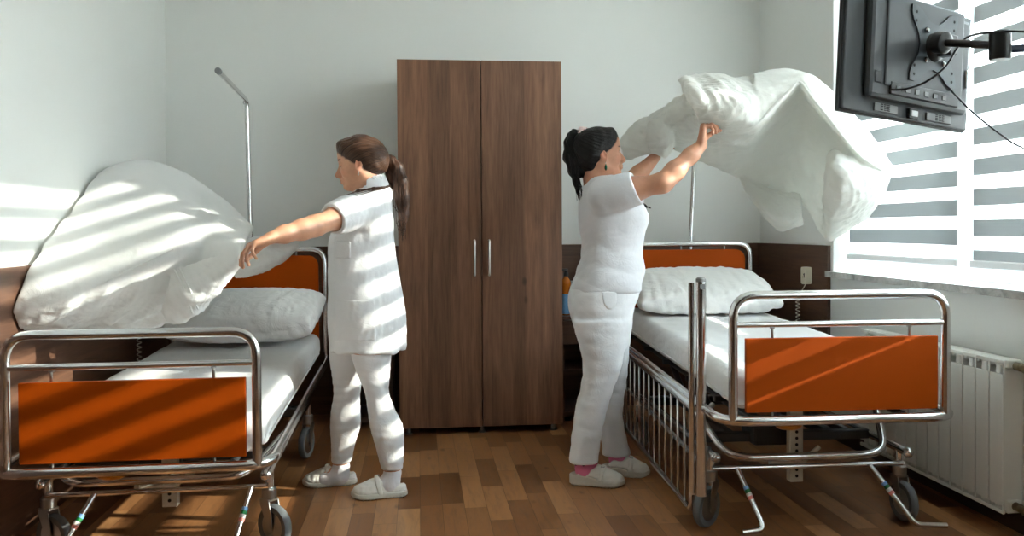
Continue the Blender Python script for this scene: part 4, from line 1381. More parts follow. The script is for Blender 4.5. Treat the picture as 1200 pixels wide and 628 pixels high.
    solid('side_lock', pr2, .0032, hm, hr, off, wrinkle(77, .008, .0006, (4, 4, 1), ridged=False))
    tie = MB()
    tie.tube([Mh @ (rt + Vector((.004 + .002 * math.sin(5 * a_), .021 * math.cos(a_), .021 * math.sin(a_)))) - off for a_ in [2 * PI * i / 20 for i in range(20)]], .007, 8, closed=True)
    tie.build('hair_tie', mat('grey_hair_tie', srgb(150, 135, 125), .7), hr)
    rs_ = random.Random(3)
    st = MB()
    for i in range(16):
        x0 = rs_.uniform(460, 472); st.tube([q(x0, 205, 3.86) - off, q(x0 + rs_.uniform(0, 5), 240, 3.85) - off, q(470 + rs_.uniform(-6, 6), 262, 3.87) - off, q(472 + rs_.uniform(-6, 4), 272 + rs_.uniform(0, 14), 3.89) - off], [.0022, .002, .0016, .0006], 5)
    for i in range(4):
        e1, e2 = rs_.uniform(-1, 3), rs_.uniform(-3, 8)
        st.tube([q(447, 219 + e1, 3.74) - off, q(430 + e2, 221 + e1, 3.69) - off, q(408 + e2, 226 + e1 + rs_.uniform(0, 3), 3.65) - off], [.0018, .0015, .0006], 5)
    st.build('loose_strand', hm, hr)
    e_ = Mh @ Vector((-.004, .080, -.047)) - off
    MB().tube([e_, e_ + Vector((0, -.003, -.012))], .0022, 8).lathe([(.001, -.004), (.004, 0), (.001, .004)], 10, Matrix.Translation(e_ + Vector((0, -.003, -.014)))).build('earring', M['chrome'], p)
    return p
nurse_left()

# ------------------------------------------------------------------ the nurse at the right bed
def nurse_right():
    Y0 = 3.95
    off = Vector((at(705, 560, Y0).x, Y0, 0))
    sk = srgb(192, 140, 112)
    yaw, pit = R(3), R(6)
    fwd = Vector((math.cos(yaw) * math.cos(pit), math.sin(yaw) * math.cos(pit), math.sin(pit)))
    lft = Vector((0, 0, 1)).cross(fwd)
    ho = at(704, 179.5, 3.94)
    Mh = frame(ho, fwd, lft)
    Sn, En, Wn = at(715, 228, 3.775), at(777, 214, 3.66), at(822, 170, 3.70)
    Sf, Ef, Wf = at(712, 229, 4.11), at(741, 212, 4.22), at(768, 184, 4.22)
    shirt = [(205, 693, 722, .055), (209, 689, 733, .11), (215, 685, 740, .165), (223, 682, 742, .185), (235, 680, 746, .185), (248, 679, 753, .175), (257, 679, 757, .168), (273, 681, 754, .150),
             (289, 683, 752, .138), (308, 680, 753, .148), (321, 676, 752, .160), (332, 671, 751, .168), (341, 669, 751, .170)]
    pelvis = [(318, 679, 748, .150), (330, 673, 749, .160), (345, 667, 747, .172), (359, 667, 741, .178), (375, 671, 739, .175), (392, 676, 737, .165), (405, 680, 736, .150)]
    near_leg = [(375, 672, 736, .090, 3.86), (392, 676, 733, .09, 3.86), (410, 681, 730, .088, 3.86), (430, 684, 727, .082, 3.86), (450, 682, 720, .076, 3.86),
                (470, 677, 713, .074, 3.86), (500, 672, 706, .072, 3.86), (525, 669, 702, .070, 3.86), (541, 667, 700, .069, 3.86)]
    far_leg = [(375, 678, 738, .09, 4.03), (392, 690, 737, .09, 4.03), (410, 698, 736, .086, 4.03), (430, 702, 735, .08, 4.03), (460, 704, 731, .072, 4.03), (490, 703, 729, .066, 4.03),
               (510, 705, 733, .068, 4.03), (532, 706, 739, .068, 4.03)]
    nb = at(698, 209, 3.95)
    body = [moved(q, Mh) for q in head_prims()] + [cone(Mh @ Vector((-.028, 0, -.055)), nb, .052, .060, .03)]
    body += [prof(Y0, [(a, b + 3, c - 3, d - .012) for a, b, c, d in shirt[1:]], k=.03), prof(Y0, [(a, b + 3, c - 3, d - .012) for a, b, c, d in pelvis], k=.03)]
    body += [prof(Y0, [(r_[0], r_[1] + 4, r_[2] - 4, r_[3] - .014, r_[4]) for r_ in rows], k=.02) for rows in (near_leg, far_leg)]
    body += [cone(at(685, 535, 3.87), at(686, 551, 3.87), .036, .034, .02), cone(at(724, 525, 4.03), at(726, 540, 4.03), .036, .034, .02)]
    body += [cone(at(688, 551, 3.87), at(712, 559, 3.87), .030, .022, .02), cone(at(728, 540, 4.03), at(745, 548, 4.03), .030, .022, .02)]
    body += chain([Sn, Sn.lerp(En, .5), En], [.056, .050, .042], .03) + chain([En, En.lerp(Wn, .3), En.lerp(Wn, .72), Wn], [.041, .041, .033, .026], .03)
    body += chain([Sf, Sf.lerp(Ef, .5), Ef], [.058, .052, .046], .03) + chain([Ef, Ef.lerp(Wf, .3), Wf], [.044, .043, .027], .02)
    Hn = frame(Wn, (.12, .05, 1), (.2, 1, 0), (-1, -.3, .1))
    body += hand_prims(Hn, ((64, 50, 30), (68, 56, 34), (73, 62, 38), (78, 66, 40)), thumb=(.70, .25, -.62))
    Hf = frame(Wf, (.35, .0, 1), (0, -1, .1), (-1, .2, .3))
    body += hand_prims(Hf, ((70, 45, 25),) * 4, thumb=(.65, .2, -.7))
    lo, hi = bounds(body)
    xs = ax(lo[0], hi[0], (ho.x - .02, ho.x + .13, .0027), (ho.x - .12, ho.x - .02, .004), (Wn.x - .07, Wn.x + .12, .0036), step=.008)
    ys = ax(lo[1], hi[1], (3.855, 4.025, .0032), (3.63, 3.78, .0036), step=.008)
    zs = ax(lo[2], hi[2], (ho.z - .13, ho.z + .05, .0027), (ho.z + .05, ho.z + .12, .004), (Wn.z - .04, Wn.z + .16, .0036), step=.009)
    me = sdf_mesh('person', body, xs, ys, zs)
    cut = (((.88, -.475), (.038, -.006)), ((.60, -.80), (.018, .002)))
    paint(me, sk, face_rules(Mh, srgb(172, 92, 84), srgb(30, 21, 19), srgb(205, 120, 100), False, cut))
    shift_mesh(me, off)
    p = link_mesh('person', me, skin_mat('tan_skin'))
    p.location = off
    tag(p, 'nurse with a black ponytail in a white t-shirt, tossing a quilt by the window', 'person')
    # t-shirt
    fold = wrinkle(61, .20, .006, (2.2, 2.2, .7)); fine = wrinkle(62, .10, .0016, (2, 2, .8))
    ds = lambda x, y, z: fold(x, y, z) * np.clip((1.30 - z) / .25, .15, 1.25) + fine(x, y, z) * .7
    sh_ = [prof(Y0, shirt, k=.03), ell(at(737, 254, 3.87), (.075, .075, .07), .05), ell(at(737, 254, 4.03), (.075, .075, .07), .05)]
    for S, E, r0, r1, f_ in ((Sn, En, .080, .074, .52), (Sf, Ef, .078, .070, .60)):
        sh_ += [cone(S + (S - E) * .10, S.lerp(E, .3), r0, (r0 + r1) / 2, .035), cone(S.lerp(E, .2), S.lerp(E, f_ + .08), (r0 + r1) / 2, r1, .02)]
        d = (E - S).normalized(); q = S.lerp(E, f_)
        if S is Sn: d = (d + Vector((.10, 0, .22))).normalized()
        sh_.append(P(lambda x, y, z, d=d, q=q: np.maximum(-((x - q.x) * d.x + (y - q.y) * d.y + (z - q.z) * d.z), np.sqrt((x - q.x)**2 + (y - q.y)**2 + (z - q.z)**2) - .13), q - Vector((.14,) * 3), q + Vector((.14,) * 3), .004, 'sub'))
        sh_.append(cone(S.lerp(E, f_ - .08), S.lerp(E, f_ + .2), .058, .062, .006, op='sub'))
    sh_.append(cone(nb + Vector((.005, 0, -.005)), nb + Vector((.03, 0, .12)), .064, .07, .008, op='sub'))
    solid('shirt', sh_, .006, M['tshirt'], p, off, ds)
    # trousers
    tw = wrinkle(71, .22, .0036, (2.5, 2.5, .6)); tw2 = wrinkle(72, .16, .002, (2, 2, .8))
    tr = [prof(Y0, pelvis, k=.02), prof(Y0, near_leg, k=.02), prof(Y0, far_leg, k=.02)]
    ls = [at(684, 542, 3.86), at(722, 533, 4.03)]
    for l_ in ls: tr.append(cone(l_ + Vector((0, 0, -.03)), l_ + Vector((0, 0, .02)), .050, .040, .006, op='sub'))
    tro = solid('trousers', tr, .0062, M['uniform'], p, off, lambda x, y, z: tw(x, y, z) * np.clip((.95 - z) / .3, .4, 1) + tw2(x, y, z))
    pa, pb = at(707, 341, 3.775), at(717, 372, 3.775)
    base = prof(Y0, pelvis, grow=.004)
    pz = P(lambda x, y, z: np.maximum(np.maximum(base.f(x, y, z), np.sqrt(((x - pa.x - .03) / .034)**2 + ((z - pa.z + .02) / .066)**2) * .034 - .034), np.maximum(y - Y0 + .06, z - pa.z + .002)), (pa.x - .05, 3.6, pa.z - .2), (pa.x + .12, 3.9, pa.z + .02))
    solid('pocket', [pz], .006, M['uniform'], tro, off)
    # socks and clogs
    sock = mat('pink_sock', srgb(236, 132, 174), .9); t = NT(sock)
    vo = t.n('ShaderNodeTexVoronoi', feature='F1'); t.l(t.coords((42, 42, 42)), vo.inputs['Vector']); vo.inputs['Scale'].default_value = 1.0
    tc_ = t.n('ShaderNodeTexCoord'); sx_ = t.n('ShaderNodeSeparateXYZ'); t.l(tc_.outputs['Object'], sx_.inputs[0])
    hz = t.n('ShaderNodeMath', operation='GREATER_THAN'); t.l(sx_.outputs['Z'], hz.inputs[0]); hz.inputs[1].default_value = at(685, 544, 3.87).z
    mu = t.n('ShaderNodeMath', operation='MULTIPLY'); t.l(hz.outputs[0], mu.inputs[0])
    t.l(t.ramp(vo.outputs['Distance'], [(0.0, (1, 1, 1)), (0.26, (1, 1, 1)), (0.30, (0, 0, 0))]), mu.inputs[1])
    t.l(t.mix(mu.outputs[0], srgb(236, 132, 174), srgb(70, 30, 48)), t.p.inputs['Base Color'])
    solid('sock', [cone(at(683, 534, 3.87), at(686, 551, 3.87), .043, .047, .01), cone(at(688, 550, 3.87), at(712, 557, 3.87), .043, .034, .02)], .0045, sock, p, off, wrinkle(53, .03, .001))
    solid('sock', [cone(at(722, 524, 4.03), at(725, 540, 4.03), .043, .046, .01), cone(at(727, 539, 4.03), at(744, 546, 4.03), .043, .034, .02)], .0045, sock, p, off, wrinkle(54, .03, .001))
    sm = (mat('white_clog_leather', srgb(222, 220, 212), .45), mat('beige_wedge_sole', srgb(196, 190, 178), .6), M['steel'])
    shoe('clog', p, off, at(668, 566, Z=0), at(733, 570, Z=0), .050, .024, .096, sm, .58, 1.05, .50)
    shoe('clog', p, off, at(706, 556, Z=0), at(762, 557.5, Z=0), .050, .024, .096, sm, .58, 1.05, .50)
    # hair
    hm = hair_mat('black_hair', (.0018, .0014, .0014), (.005, .004, .004), .42)
    rt = Mh.inverted() @ at(682, 160, 3.95)
    cap = hair_cap(Mh, rt, .015, cut, 4, (ell((-.062, 0, .045), (.050, .055, .048), .04), ell((-.055, 0, -.055), (.034, .05, .045), .03)))
    hc = combed_mat('combed_black_hair', (.002, .0016, .0016), (.012, .010, .010), at(682, 160, 3.95) - off, 1, .42)
    hr = solid('hair', [cap], .0036, hc, p, off)
    q = lambda x, y, Y=3.95: at(x, y, Y)
    pr, dw = tail([q(682, 159), q(673, 158), q(668, 168), q(668, 184), q(672, 200), q(676, 214), q(679, 234)], [.018, .024, .027, .030, .024, .014, .003], .015, seed=8)
    pr2, _ = tail([q(669, 168), q(672, 186), q(680, 200), q(686, 210)], [.02, .026, .022, .006], .015)
    solid('ponytail', pr + pr2, .0042, hm, hr, off, dw)
    rs_ = random.Random(5); st = MB()
    for i in range(16):
        x0 = rs_.uniform(666, 676)
        st.tube([q(x0, 180, 3.92) - off, q(x0 + 3, 200, 3.91) - off, q(677 + rs_.uniform(-4, 5), 218, 3.92) - off, q(680 + rs_.uniform(-4, 5), 232 + rs_.uniform(-8, 6), 3.93) - off], [.0022, .002, .0015, .0005], 5)
    st.build('loose_strand', hm, hr)
    pr3, dw3 = tail([at(722, 212, 4.10), at(738, 226, 4.12), at(747, 235, 4.12), at(754, 241, 4.12), at(763, 244, 4.12)], [.022, .022, .018, .011, .002], .012)
    solid('hair_lock', pr3, .005, hm, hr, off, dw3)
    # scrunchie
    sc = mat('floral_scrunchie', srgb(225, 195, 190), .85); t = NT(sc)
    vo = t.n('ShaderNodeTexVoronoi', feature='F1'); t.l(t.coords((70, 70, 70)), vo.inputs['Vector']); vo.inputs['Scale'].default_value = 1.0
    t.l(t.ramp(vo.outputs['Distance'], [(0.0, srgb(150, 60, 60)), (0.25, srgb(205, 130, 125)), (0.4, srgb(232, 205, 200)), (0.8, srgb(240, 225, 220))]), t.p.inputs['Base Color'])
    cc = at(681, 158.5, 3.95); axd = (at(672, 155, 3.95) - at(690, 163, 3.95)).normalized()
    Mt = axisM(cc, axd)
    def tor(x, y, z):
        a_ = np.arctan2(y, x); rr = np.sqrt(x * x + y * y)
        w_ = .0035 * np.sin(a_ * 11 + 40 * z) + .002 * np.sin(a_ * 19)
        return np.sqrt((rr - .025)**2 + (z * .85)**2) - .0165 - w_
    solid('scrunchie', [moved(P(tor, (-.05, -.05, -.025), (.05, .05, .025)), Mt)], .0036, sc, hr, off)
    e_ = Mh @ Vector((-.004, -.080, -.047)) - off
    MB().tube([e_, e_ + Vector((0, -.004, -.012))], .0015, 6).build('earring', M['chrome'], p)
    MB().lathe([(.001, -.016), (.006, -.009), (.0065, 0), (.003, .010), (.001, .014)], 12, Matrix.Translation(e_ + Vector((0, -.005, -.024)))).build('earring', mat('green_stone', srgb(20, 90, 60), .15), p)
    return p
nurse_right()
# ================================================================== duvets in the air
def net_surface(net, nu=14, nv=14):
    """smooth sheet through a net of points, net[row][col]"""
    A = np.array([[tuple(p) for p in row] for row in net], float)
    r, c = A.shape[:2]
    tc = np.linspace(0, c - 1, (c - 1) * nu + 1); tr = np.linspace(0, r - 1, (r - 1) * nv + 1)
    B = np.stack([np.stack([catmull(range(c), A[i, :, k], tc) for k in range(3)], -1) for i in range(r)])
    C = np.stack([catmull(range(r), B[:, j, k], tr) for j in range(B.shape[1]) for k in range(3)], -1).reshape(len(tr), B.shape[1], 3)
    return C

def slab_of(C, th, mb):
    """closed slab of a sheet: two offset faces and a rim"""
    du = np.gradient(C, axis=1); dv = np.gradient(C, axis=0)
    n = np.cross(du, dv); n /= np.maximum(np.linalg.norm(n, axis=2, keepdims=True), 1e-9)
    R_, K = C.shape[:2]
    top = (C + n * th / 2).reshape(-1, 3); bot = (C - n * th / 2).reshape(-1, 3)
    vs = [tuple(p) for p in top] + [tuple(p) for p in bot]
    N = R_ * K; fs = []
    for i in range(R_ - 1):
        for j in range(K - 1):
            a, b, c, d = i * K + j, i * K + j + 1, (i + 1) * K + j + 1, (i + 1) * K + j
            fs += [(a, b, c, d), (N + d, N + c, N + b, N + a)]
    ring = [(0, j) for j in range(K)] + [(i, K - 1) for i in range(1, R_)] + [(R_ - 1, j) for j in range(K - 2, -1, -1)] + [(i, 0) for i in range(R_ - 2, 0, -1)]
    ids = [i * K + j for i, j in ring]
    for k in range(len(ids)):
        a, b = ids[k], ids[(k + 1) % len(ids)]
        fs.append((b, a, N + a, N + b))
    mb.add(vs, fs, True)

def puffy(name, patches, voxel, smooth_it, m, disp, off):
    mb = MB()
    for net, th in patches: slab_of(net_surface(net), th, mb)
    me = mb.mesh(name)
    o = bpy.data.objects.new(name, me); COL.objects.link(o)
    md = o.modifiers.new('r', 'REMESH'); md.mode = 'VOXEL'; md.voxel_size = voxel; md.use_smooth_shade = True
    ms = o.modifiers.new('s', 'SMOOTH'); ms.iterations = smooth_it; ms.factor = .5
    dg = bpy.context.evaluated_depsgraph_get(); dg.update()
    me2 = bpy.data.meshes.new_from_object(o.evaluated_get(dg), depsgraph=dg)
    bpy.data.objects.remove(o); bpy.data.meshes.remove(me)
    me2.name = name
    V = verts(me2).astype(float)
    N = np.empty(len(V) * 3, np.float32); me2.vertices.foreach_get('normal', N); N = N.reshape(-1, 3)
    d = disp(V[:, 0], V[:, 1], V[:, 2])
    V = V + N * d[:, None]
    V[:, 0] = np.maximum(V[:, 0], XL + .026 + .004 * np.sin(V[:, 1] * 40))
    V = V - np.array(off)
    me2.vertices.foreach_set('co', V.astype(np.float32).ravel())
    me2.polygons.foreach_set('use_smooth', np.ones(len(me2.polygons), bool)); me2.update()
    o = link_mesh(name, me2, m); o.location = off
    return o

# --- left: the duvet billowing over the bed (points given as photograph pixel + distance from the viewer's wall)
g = lambda rows: [[at(a, b, Y) for a, b, Y in row] for row in rows]
left_net = g([
    [(22, 345, 3.62), (58, 300, 4.0), (104, 262, 4.45), (146, 232, 4.75), (196, 232, 4.85), (240, 250, 4.75), (292, 280, 4.45)],
    [(12, 338, 3.55), (44, 276, 3.86), (92, 231, 4.18), (138, 195, 4.40), (186, 194, 4.50), (236, 219, 4.42), (294, 268, 4.20)],
    [(11, 347, 3.50), (48, 312, 3.62), (98, 283, 3.82), (150, 252, 4.02), (200, 240, 4.12), (243, 258, 4.10), (290, 280, 3.80)],
    [(14, 366, 3.46), (62, 357, 3.46), (118, 335, 3.50), (168, 310, 3.55), (210, 290, 3.62), (248, 280, 3.68), (285, 292, 3.48)],
    [(25, 382, 3.52), (64, 385, 3.66), (108, 385, 3.78), (152, 383, 3.86), (192, 373, 3.84), (236, 350, 3.70), (281, 306, 3.46)],
    [(40, 372, 3.62), (76, 374, 3.75), (114, 374, 3.85), (152, 374, 3.95), (192, 368, 3.95), (230, 348, 3.85), (274, 312, 3.62)]])
flap = g([
    [(204, 318, 3.62), (222, 312, 3.60), (250, 302, 3.55), (281, 296, 3.46)],
    [(196, 340, 3.60), (216, 338, 3.52), (248, 326, 3.50), (280, 304, 3.45)],
    [(190, 362, 3.62), (212, 364, 3.55), (243, 346, 3.53), (277, 311, 3.47)],
    [(194, 372, 3.70), (210, 381, 3.66), (238, 358, 3.62), (272, 319, 3.55)]])
far_flap = g([
    [(268, 292, 4.0), (296, 280, 4.06), (322, 278, 4.1), (348, 279, 4.12)],
    [(270, 306, 3.95), (296, 297, 3.98), (326, 288, 4.06), (350, 284, 4.12)],
    [(274, 324, 3.98), (302, 314, 3.94), (332, 300, 4.02), (350, 288, 4.12)],
    [(282, 322, 4.10), (306, 317, 4.06), (334, 304, 4.08), (349, 290, 4.15)]])
w_big = wrinkle(81, .42, .018, (2.2, 1, 1), ridged=True); w_mid = wrinkle(82, .15, .010, (1.6, 1, 1)); w_f = wrinkle(83, .06, .0028, (1.5, 1, 1))
def crease(x, y, z, a, b, wd, amp):
    """one long fold between two points"""
    a, b = np.array(a), np.array(b); ab = b - a
    p = np.stack([x - a[0], y - a[1], z - a[2]], -1); t = np.clip(p @ ab / (ab @ ab), 0, 1)
    d = np.linalg.norm(p - t[:, None] * ab, axis=1)
    return amp * np.exp(-(d / wd)**2) * np.clip(np.minimum(t, 1 - t) * 6, 0, 1)
def left_disp(x, y, z):
    low = np.clip((1.02 + .12 * (x + 1.0) - z) / .12, 0, 1)
    d = w_big(x, y, z) * (.35 + .6 * low) + w_mid(x, y, z) * (.2 + 1.5 * low) + w_f(x, y, z) * (.3 + 1.4 * low)
    for p0, p1, wd, am in (((26, 383, 3.48), (205, 293, 3.60), .028, .032), ((205, 293, 3.72), (243, 240, 4.2), .04, .02), ((40, 320, 3.6), (160, 240, 4.1), .05, .010),
                           ((90, 340, 3.6), (235, 262, 4.1), .03, -.012), ((243, 215, 4.3), (262, 290, 3.8), .035, .02), ((262, 235, 4.3), (276, 296, 3.8), .03, -.018),
                           ((222, 312, 3.58), (226, 368, 3.58), .010, .010), ((246, 304, 3.54), (250, 348, 3.54), .014, .012), ((264, 300, 3.5), (262, 336, 3.5), .012, .009), ((212, 316, 3.6), (212, 376, 3.56), .012, -.010),
                           ((60, 372, 3.55), (180, 350, 3.68), .022, .012), ((100, 380, 3.7), (200, 330, 3.66), .022, -.012), ((130, 384, 3.78), (208, 352, 3.72), .018, .012)):
        d = d + crease(x, y, z, at(*p0[:2], p0[2]), at(*p1[:2], p1[2]), wd, am)
    return d
o = puffy('duvet', [(left_net, .035), (flap, .022), (far_flap, .022)], .0085, 3, M['duvet'], left_disp, Vector((-1.0, 3.9, .60)))
hem = MB()
for ln in (((204, 316, 3.60), (216, 340, 3.505), (226, 368, 3.535)), ((210, 314, 3.60), (222, 338, 3.500), (232, 362, 3.53)), ((26, 381, 3.50), (80, 352, 3.47), (140, 322, 3.50), (203, 292, 3.575))):
    hem.tube(spline([at(*q) - o.location for q in [(a_[0], a_[1], a_[2]) for a_ in ln]], 8), .0035, 6)
pieces(hem, 'seam', M['duvet'], o)
tag(o, 'white duvet billowing over the low bed, held by the nurse with the brown ponytail', 'duvet')

# --- right: the quilt tossed into the air
zz = lambda a, b, Y: at(720 + a / 2.415, 60 + b / 2.415, Y)
h = lambda rows: [[zz(*p) for p in row] for row in rows]
under = h([
    [(206, 180, 3.86), (262, 194, 3.74), (330, 212, 3.70), (400, 205, 3.68), (465, 142, 3.66), (524, 88, 3.66), (560, 132, 3.62), (604, 185, 3.60), (700, 300, 3.60), (758, 338, 3.62)],
    [(190, 200, 3.98), (240, 215, 3.88), (310, 240, 3.92), (385, 250, 3.96), (460, 210, 3.98), (522, 185, 4.00), (556, 210, 4.00), (590, 258, 3.98), (660, 330, 3.92), (735, 372, 3.86)],
    [(165, 218, 4.08), (205, 242, 4.02), (290, 275, 4.10), (372, 305, 4.16), (452, 300, 4.18), (522, 295, 4.18), (550, 310, 4.16), (578, 340, 4.12), (630, 400, 4.05), (700, 420, 3.98)],
    [(140, 240, 4.2), (160, 262, 4.16), (278, 312, 4.22), (362, 352, 4.26), (444, 380, 4.24), (522, 398, 4.20), (552, 420, 4.16), (580, 450, 4.10), (612, 490, 4.02), (660, 490, 4.00)],
    [(140, 250, 4.28), (162, 272, 4.26), (282, 324, 4.32), (366, 364, 4.36), (444, 412, 4.30), (520, 420, 4.25), (552, 455, 4.18), (584, 510, 4.10), (606, 538, 4.02), (645, 512, 4.02)]])
outer = h([
    [(400, 205, 3.68), (465, 142, 3.66), (524, 88, 3.66), (560, 132, 3.62), (604, 185, 3.60), (700, 300, 3.60), (758, 338, 3.62)],
    [(398, 120, 3.66), (468, 88, 3.68), (548, 70, 3.70), (592, 112, 3.68), (640, 162, 3.68), (728, 270, 3.66), (778, 334, 3.68)],
    [(392, 68, 3.82), (470, 58, 3.85), (550, 72, 3.85), (606, 116, 3.82), (660, 168, 3.82), (742, 268, 3.80), (782, 330, 3.80)],
    [(392, 92, 4.15), (470, 84, 4.20), (540, 98, 4.22), (594, 146, 4.2), (650, 200, 4.2), (720, 292, 4.15), (752, 350, 4.10)]])
bunch = h([
    [(196, 84, 3.84), (240, 70, 3.86), (300, 70, 3.88), (345, 80, 3.88), (395, 72, 3.88)],
    [(194, 100, 3.72), (243, 92, 3.72), (300, 86, 3.72), (350, 98, 3.72), (398, 108, 3.70)],
    [(208, 138, 3.66), (250, 128, 3.62), (305, 122, 3.61), (358, 140, 3.61), (402, 150, 3.65)],
    [(236, 180, 3.69), (272, 180, 3.65), (318, 180, 3.62), (366, 190, 3.63), (402, 194, 3.67)],
    [(240, 205, 3.84), (284, 208, 3.78), (328, 214, 3.72), (372, 210, 3.70), (400, 206, 3.69)]])
roll = h([
    [(186, 80, 3.78), (200, 110, 3.70), (222, 150, 3.68), (256, 188, 3.71)],
    [(196, 74, 3.74), (225, 108, 3.60), (250, 146, 3.60), (272, 186, 3.68)],
    [(215, 82, 3.78), (248, 112, 3.66), (276, 150, 3.65), (290, 184, 3.70)]])
left_end = h([
    [(22, 240, 4.36), (58, 204, 4.30), (110, 178, 4.20), (160, 144, 4.05), (205, 116, 3.92), (250, 100, 3.86)],
    [(20, 262, 4.34), (60, 238, 4.24), (112, 212, 4.12), (160, 182, 3.98), (206, 156, 3.90), (250, 138, 3.84)],
    [(24, 290, 4.34), (66, 275, 4.26), (112, 250, 4.14), (158, 222, 4.05), (205, 196, 3.96), (248, 176, 3.82)],
    [(30, 308, 4.38), (70, 300, 4.30), (112, 282, 4.18), (150, 262, 4.16), (190, 232, 4.06), (246, 196, 3.84)]])
cuff = h([
    [(92, 200, 4.06), (118, 190, 4.04), (150, 190, 4.04), (164, 205, 4.08)],
    [(90, 240, 4.06), (116, 232, 4.02), (150, 238, 4.02), (166, 245, 4.10)],
    [(96, 272, 4.12), (118, 268, 4.08), (146, 282, 4.08), (162, 272, 4.14)],
    [(104, 288, 4.17), (122, 288, 4.15), (142, 300, 4.15), (156, 285, 4.18)]])
corner = h([
    [(606, 292, 3.74), (625, 282, 3.70), (660, 298, 3.66), (705, 318, 3.64), (758, 340, 3.64), (784, 334, 3.70)],
    [(600, 330, 3.68), (625, 325, 3.60), (662, 340, 3.56), (705, 356, 3.56), (752, 366, 3.60), (774, 366, 3.70)],
    [(594, 390, 3.68), (622, 385, 3.60), (655, 395, 3.56), (700, 408, 3.58), (738, 410, 3.62), (758, 400, 3.72)],
    [(590, 450, 3.72), (615, 455, 3.66), (650, 455, 3.64), (688, 458, 3.66), (718, 450, 3.72), (738, 435, 3.82)],
    [(592, 505, 3.82), (606, 538, 3.80), (640, 518, 3.78), (672, 498, 3.80), (700, 480, 3.86), (715, 468, 3.94)]])
lower = h([
    [(352, 350, 4.28), (400, 372, 4.26), (450, 395, 4.22), (526, 405, 4.16)],
    [(362, 372, 4.20), (410, 405, 4.14), (468, 435, 4.10), (530, 440, 4.10)],
    [(376, 398, 4.18), (420, 440, 4.10), (470, 478, 4.06), (534, 470, 4.06)],
    [(396, 426, 4.24), (432, 472, 4.16), (474, 510, 4.12), (532, 486, 4.10)]])
w2_big = wrinkle(91, .30, .010); w2_mid = wrinkle(92, .13, .009, (1, 1, 1.8)); w2_f = wrinkle(93, .05, .0022, (1, 1, 1.6))
bc = zz(300, 130, 3.65); cc2 = zz(680, 400, 3.6)
folds = [((262, 188, 3.68), (206, 92, 3.70), .022, .014), ((268, 186, 3.66), (250, 84, 3.66), .018, -.012), ((276, 184, 3.64), (305, 84, 3.66), .022, .014), ((300, 182, 3.64), (372, 96, 3.66), .020, -.012),
         ((310, 180, 3.63), (400, 130, 3.65), .018, .012), ((130, 290, 4.16), (36, 262, 4.30), .022, .012), ((132, 286, 4.15), (62, 222, 4.20), .020, -.010), ((134, 284, 4.12), (112, 192, 4.12), .022, .012),
         ((136, 280, 4.1), (165, 160, 4.0), .020, -.010), ((145, 280, 4.1), (206, 170, 3.92), .022, .010), ((285, 215, 3.88), (518, 392, 4.16), .030, .022), ((470, 200, 3.95), (548, 430, 4.14), .035, .016),
         ((560, 180, 3.9), (600, 480, 4.05), .03, -.014), ((610, 300, 3.66), (735, 400, 3.62), .022, .010), ((604, 360, 3.62), (720, 430, 3.66), .020, -.010), ((600, 420, 3.66), (700, 462, 3.72), .020, .010),
         ((598, 480, 3.74), (680, 494, 3.80), .018, -.008), ((420, 62, 3.85), (540, 66, 3.85), .03, .008), ((580, 100, 3.75), (740, 270, 3.75), .025, .010), ((380, 395, 4.2), (500, 440, 4.1), .022, .012), ((400, 440, 4.15), (490, 490, 4.08), .020, -.010)]
def right_disp(x, y, z):
    near = np.exp(-((x - bc.x)**2 + (z - bc.z)**2) / .13**2) + np.exp(-((x - cc2.x)**2 + (z - cc2.z)**2) / .15**2) + .4 * np.clip((zz(180, 200, 4).x - x) / .1, 0, 1)
    d = w2_big(x, y, z) * .5 + w2_mid(x, y, z) * (.35 + near * .8) + w2_f(x, y, z) * (.5 + 1.4 * near)
    # stitched hem along the front edge
    for p0, p1 in (((400, 205, 3.67), (465, 142, 3.65)), ((465, 142, 3.65), (524, 88, 3.65)), ((560, 132, 3.62), (700, 300, 3.60)), ((700, 300, 3.6), (758, 338, 3.62))):
        d = d + crease(x, y, z, zz(*p0), zz(*p1), .014, .008)
    for p0, p1, wd, am in folds: d = d + crease(x, y, z, zz(*p0), zz(*p1), wd, am)
    return d
o = puffy('quilt', [(under, .018), (outer, .018), (bunch, .03), (roll, .03), (left_end, .022), (cuff, .02), (corner, .022), (lower, .02)], .0072, 2, M['thin_duvet'], right_disp, Vector((1.35, 3.9, 1.5)))
hem = MB()
hem.tube(spline([zz(*q) - o.location for q in ((404, 204, 3.665), (432, 178, 3.655), (466, 141, 3.645), (496, 112, 3.642), (525, 87, 3.642), (560, 131, 3.605), (604, 184, 3.585), (650, 244, 3.583), (700, 299, 3.585), (757, 337, 3.605))], 6), .0055, 8)
hem.tube(spline([zz(*q) - o.location for q in ((606, 536, 3.795), (592, 450, 3.70), (598, 380, 3.655), (603, 320, 3.68), (612, 286, 3.715))], 6), .0045, 8)
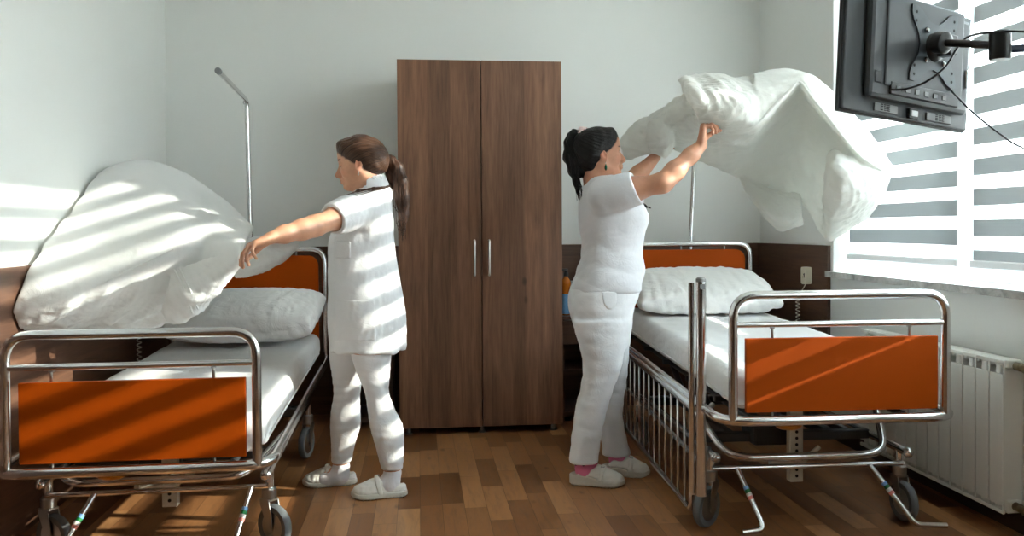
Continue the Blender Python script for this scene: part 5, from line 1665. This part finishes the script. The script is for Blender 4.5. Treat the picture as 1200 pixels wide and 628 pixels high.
pieces(hem, 'hem', M['thin_duvet'], o)
tag(o, 'white quilt tossed into the air above the bed by the window', 'quilt')
# ================================================================== daylight and view
SUN_K, SUN_S = 0.22, 0.375
sun_d = bpy.data.lights.new('sun', 'SUN'); sun_d.energy = 7.2; sun_d.angle = R(0.55); sun_d.color = (1.0, 0.93, 0.82)
sun = bpy.data.objects.new('sun', sun_d); COL.objects.link(sun)
sun.rotation_euler = Vector((-1.0, SUN_K, -SUN_S)).to_track_quat('-Z', 'Y').to_euler()
sun.location = (8, 0, 5)
w = bpy.data.worlds.new('sky'); SC.world = w; w.use_nodes = True
wt = w.node_tree
bg = wt.nodes['Background']
bg.inputs['Strength'].default_value = 13.5
tc = wt.nodes.new('ShaderNodeTexCoord'); sp = wt.nodes.new('ShaderNodeSeparateXYZ')
mr = wt.nodes.new('ShaderNodeMapRange'); mr.inputs['From Min'].default_value = -1.0
rp = wt.nodes.new('ShaderNodeValToRGB')
el = rp.color_ramp.elements
el[0].position, el[0].color = 0.0, (0.30, 0.30, 0.28, 1)          # ground
el[1].position, el[1].color = 1.0, (0.20, 0.26, 0.34, 1)          # zenith
for pos, c in ((0.485, (0.45, 0.45, 0.43, 1)), (0.515, (1.10, 1.14, 1.16, 1)), (0.60, (1.06, 1.12, 1.17, 1)), (0.70, (0.72, 0.79, 0.87, 1)), (0.80, (0.42, 0.50, 0.58, 1))):
    e = el.new(pos); e.color = c
wt.links.new(tc.outputs['Generated'], sp.inputs[0]); wt.links.new(sp.outputs['Z'], mr.inputs['Value'])
wt.links.new(mr.outputs[0], rp.inputs['Fac']); wt.links.new(rp.outputs['Color'], bg.inputs['Color'])
SC.view_settings.view_transform = 'Standard'
SC.view_settings.look = 'None'
SC.view_settings.exposure = 1.33
SC.view_settings.gamma = 1.0
SC.view_settings.use_curve_mapping = False
SC.cycles.use_denoising = True
SC.cycles.max_bounces = 10
SC.cycles.diffuse_bounces = 6
SC.cycles.transparent_max_bounces = 16
SC.cycles.sample_clamp_indirect = 8.0
